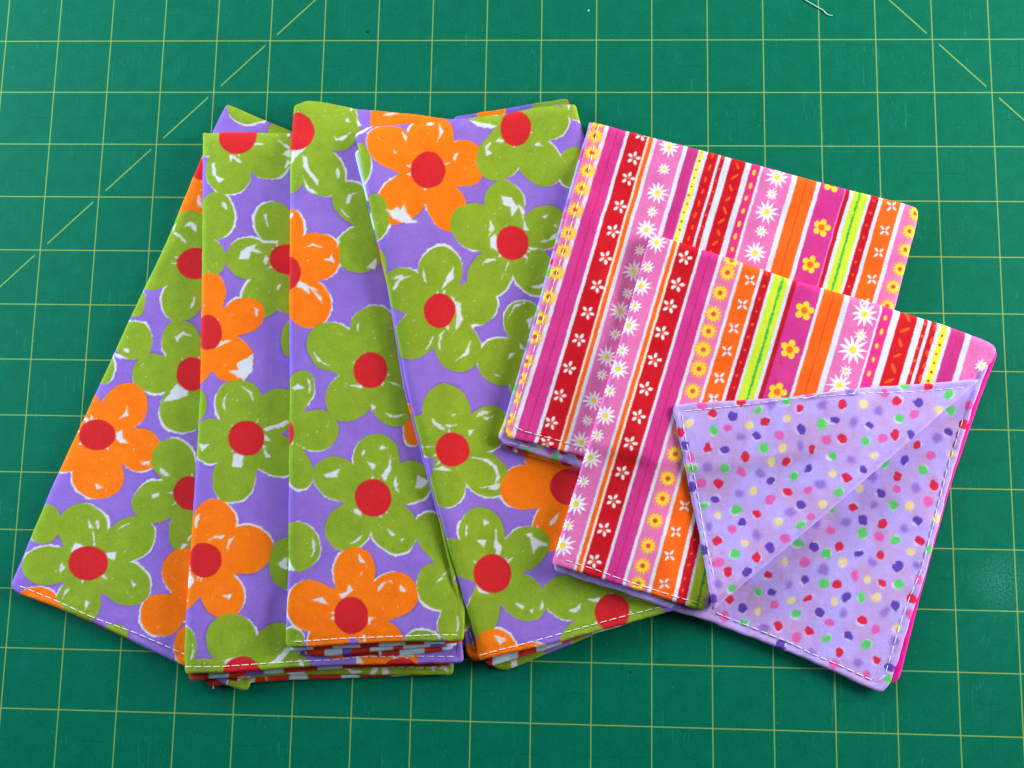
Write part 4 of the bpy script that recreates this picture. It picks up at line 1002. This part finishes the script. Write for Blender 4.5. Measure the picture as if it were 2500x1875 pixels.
stitch_line(s5, [(1255, 1042), (1283, 1054), (1317, 1062.5), (1359, 1074), (1376, 1079), (1429, 1095)], period=25)
stitch_line(i5b, [(1240, 1080), (1300, 1094), (1330, 1100)], period=26)
settle([N5], P5, .18)

(BT, B) = drape(); og = origin_of(1900, 1100)
P6 = over(BT, B, .185, .155)
t6 = thing("folded_napkin", "striped napkin lying in front with one corner turned back to show its dotted lilac lining", "napkin", og, GS)
N6 = [(1348, 1374, 'f'), (1424, 1125), (1509, 850), (1575, 615), (1588, 574, 'f'), (1597, 567), (1657, 586), (1793, 630), (1931, 678), (2152, 742), (2300, 787), (2422, 833), (2437, 846, 'h'), (2424, 880), (2388, 918, 'f'), (2090, 1174), (1728, 1480, 'h'),
      (1722, 1492), (1690, 1484), (1575, 1447), (1540, 1437), (1431, 1403), (1349, 1378)]
L6m = [(1380, 1385, 'h'), (1519, 1440), (1740, 1515), (2040, 1630), (2150, 1675), (2174, 1668), (2191, 1663), (2198, 1654, 'f'), (2203, 1636), (2222, 1560), (2247, 1460), (2323, 1182), (2390, 985), (2437, 862), (2430, 850, 'h'), (2200, 900), (1800, 1100)]
L6b = [(1352, 1380, 'h'), (1354, 1392), (1429, 1418), (1519, 1445), (1620, 1483), (1740, 1521), (1833, 1556), (1900, 1580), (1980, 1615), (2040, 1641), (2116, 1677), (2142, 1689), (2158, 1689), (2174, 1666), (2186, 1630), (2195, 1608), (2218, 1530), (2261, 1400),
       (2318, 1180), (2378, 985), (2422, 868), (2380, 860), (1700, 1100), (1420, 1200)]
FLAP = [(1644, 990, 'h'), (1700, 983), (1800, 977), (1920, 970), (2002, 959), (2089, 948), (2180, 942), (2263, 937), (2330, 932), (2392, 927, 'f'), (2100, 1181), (1920, 1337), (1738, 1491, 'h'), (1732, 1450), (1706, 1298), (1670, 1125), (1645, 1010)]
sheet("lower_fold", t6, og, L6m, B, .0, .06, plain_print(rgb(224, 24, 140)), step=.03, seed=51, rx=.05, rz=.03)
i6b = sheet("lining_panel", t6, og, L6b, B, .065, .04, dots_base, step=.018, seed=52, wrinkle=.022, wob=.010, label="dotted lilac lining lying flat below the turned corner")
s6 = sheet("front_panel", t6, og, N6, P6, .145, .04, stripe6, step=.0155, seed=6, rz=.10, rx=.16)
_d0 = np.array(ray_to(2392., 928., .6)); _d1 = np.array(ray_to(1738., 1491., .6)); _dn = (_d1 - _d0) / np.linalg.norm(_d1 - _d0)
def flap_lift(X, Y):
    d = np.abs((X - _d0[0]) * _dn[1] - (Y - _d0[1]) * _dn[0])
    return .13 * np.exp(-(d / .5) ** 2) + .012
s6f = sheet("turned_corner", t6, og, FLAP, P6, .19, .04, dots_flap, step=.018, seed=53, lift=flap_lift, rx=.13, rz=.13, wrinkle=.020, wob=.008, label="corner turned back over the stripes, lilac with coloured dots")
stitch_line(s6, [(1354, 1359), (1399, 1373.5), (1453, 1390), (1528, 1418), (1575, 1433), (1662, 1460.5), (1728, 1478)], period=25)
stitch_line(s6f, [(1668, 1004), (1791, 992), (1883, 980.5), (1956, 971), (2021, 967), (2089, 961), (2227, 957), (2350, 949)], period=24, r=.0056)
stitch_line(s6f, [(1665, 1010), (1671, 1060), (1699, 1180), (1718, 1300), (1745, 1425)], period=24, r=.0056)
stitch_line(i6b, [(1745, 1495), (1791, 1514), (1929, 1569), (1984, 1597), (2048, 1623.5), (2136, 1664)], period=24)
stitch_line(i6b, [(2141, 1664), (2159, 1652), (2165, 1633), (2182, 1574.5), (2194, 1532), (2213, 1476), (2249, 1391), (2313, 1143), (2357, 1003)], period=25, r=.0056)

# ------------------------------------------------------------------ loose threads and specks
def thread_thing(name, label, cat, px_pts, z, rad, parent=None, org=None, mat=thread_m):
    pts = []
    for i, (x, y) in enumerate(px_pts):
        zz = z[i] if hasattr(z, '__len__') else z
        X, Y = ray_to(float(x), float(y), zz)
        pts.append((float(X), float(Y), zz))
    pts = np.array(pts)
    P = []
    for i in range(len(pts) - 1):                      # Catmull-Rom
        p0, p1, p2, p3 = pts[max(i - 1, 0)], pts[i], pts[i + 1], pts[min(i + 2, len(pts) - 1)]
        for t in np.linspace(0, 1, 7)[:-1]:
            P.append(.5 * ((2 * p1) + (-p0 + p2) * t + (2 * p0 - 5 * p1 + 4 * p2 - p3) * t * t + (-p0 + 3 * p1 - 3 * p2 + p3) * t ** 3))
    P.append(pts[-1]); P = np.array(P)
    o0 = P[0] if org is None else org
    me = tube_mesh(name, (P - o0) * U, rad * U, mat)
    o = bpy.data.objects.new(name, me); COL.objects.link(o)
    if parent is not None: o.parent = parent
    else:
        o.location = Vector(P[0]) * U
        o['label'] = label; o['category'] = cat
    return o
ltm, nt, b = principled("pale_thread", .6); b.inputs["Base Color"].default_value = (.55, .82, .70, 1)
thread_thing("loose_thread", "pale loose thread lying curved on the mat near the back edge", "thread",
             [(1925, -35), (1950, -12), (1968, 1), (1985, 11), (1999, 19), (2010, 25), (2018, 34), (2026, 37), (2033, 38)], .012, .008, mat=ltm)
zt = zat(s6f, *to_world([(2020, 965)], B, .19)[0]) + .02
thread_thing("thread_tail", None, None, [(1960, 974), (1985, 968), (2000, 962), (2030, 957), (2044, 957)], zt, .007, parent=s6f['o'], org=og)
thread_thing("thread_tail", None, None, [(2082, 962), (2086, 958), (2091, 951)], zt, .007, parent=s6f['o'], org=og)
thread_thing("thread_tail", None, None, [(519, 1672), (521, 1678), (520, 1682)], .05, .006, parent=t2, org=origin_of(600, 1000))

def speck(px, py, rx_, ry_, h, colr, label):
    X, Y = ray_to(float(px), float(py), 0.0)
    co = []; F = []
    n = 10
    for r_, z in ((1, 0.0005), (.8, h * .8), (.35, h)):
        for k in range(n):
            a = 2 * math.pi * k / n; w = 1 + .25 * math.sin(k * 2.7 + px)
            co.append((math.cos(a) * rx_ * r_ * w, math.sin(a) * ry_ * r_ * w, z))
    for j in range(2):
        for k in range(n):
            F.append((j * n + k, j * n + (k + 1) % n, (j + 1) * n + (k + 1) % n, (j + 1) * n + k))
    co.append((0, 0, h)); c_ = len(co) - 1
    for k in range(0, n, 2):
        F.append((2 * n + k, 2 * n + (k + 1) % n, 2 * n + (k + 2) % n, c_))
    m, nt_, b_ = principled("lint", .9); b_.inputs["Base Color"].default_value = colr
    me = new_mesh("lint_speck", np.array(co) * U, np.array(F), True, None, m)
    o = bpy.data.objects.new("lint_speck", me); COL.objects.link(o)
    o.location = Vector((float(X), float(Y), 0)) * U
    o['label'] = label; o['category'] = 'speck'
speck(897, 77, .034, .030, .008, (.003, .012, .02, 1), "round dark speck on the mat above the back edge of the floral napkins")
speck(1540, 1640, .012, .028, .006, (.002, .01, .008, 1), "thin dark speck on the mat in front of the floral fan")
speck(1437, 26, .018, .024, .006, (.30, .55, .45, 1), "tiny pale speck on the mat near the middle of the back edge")
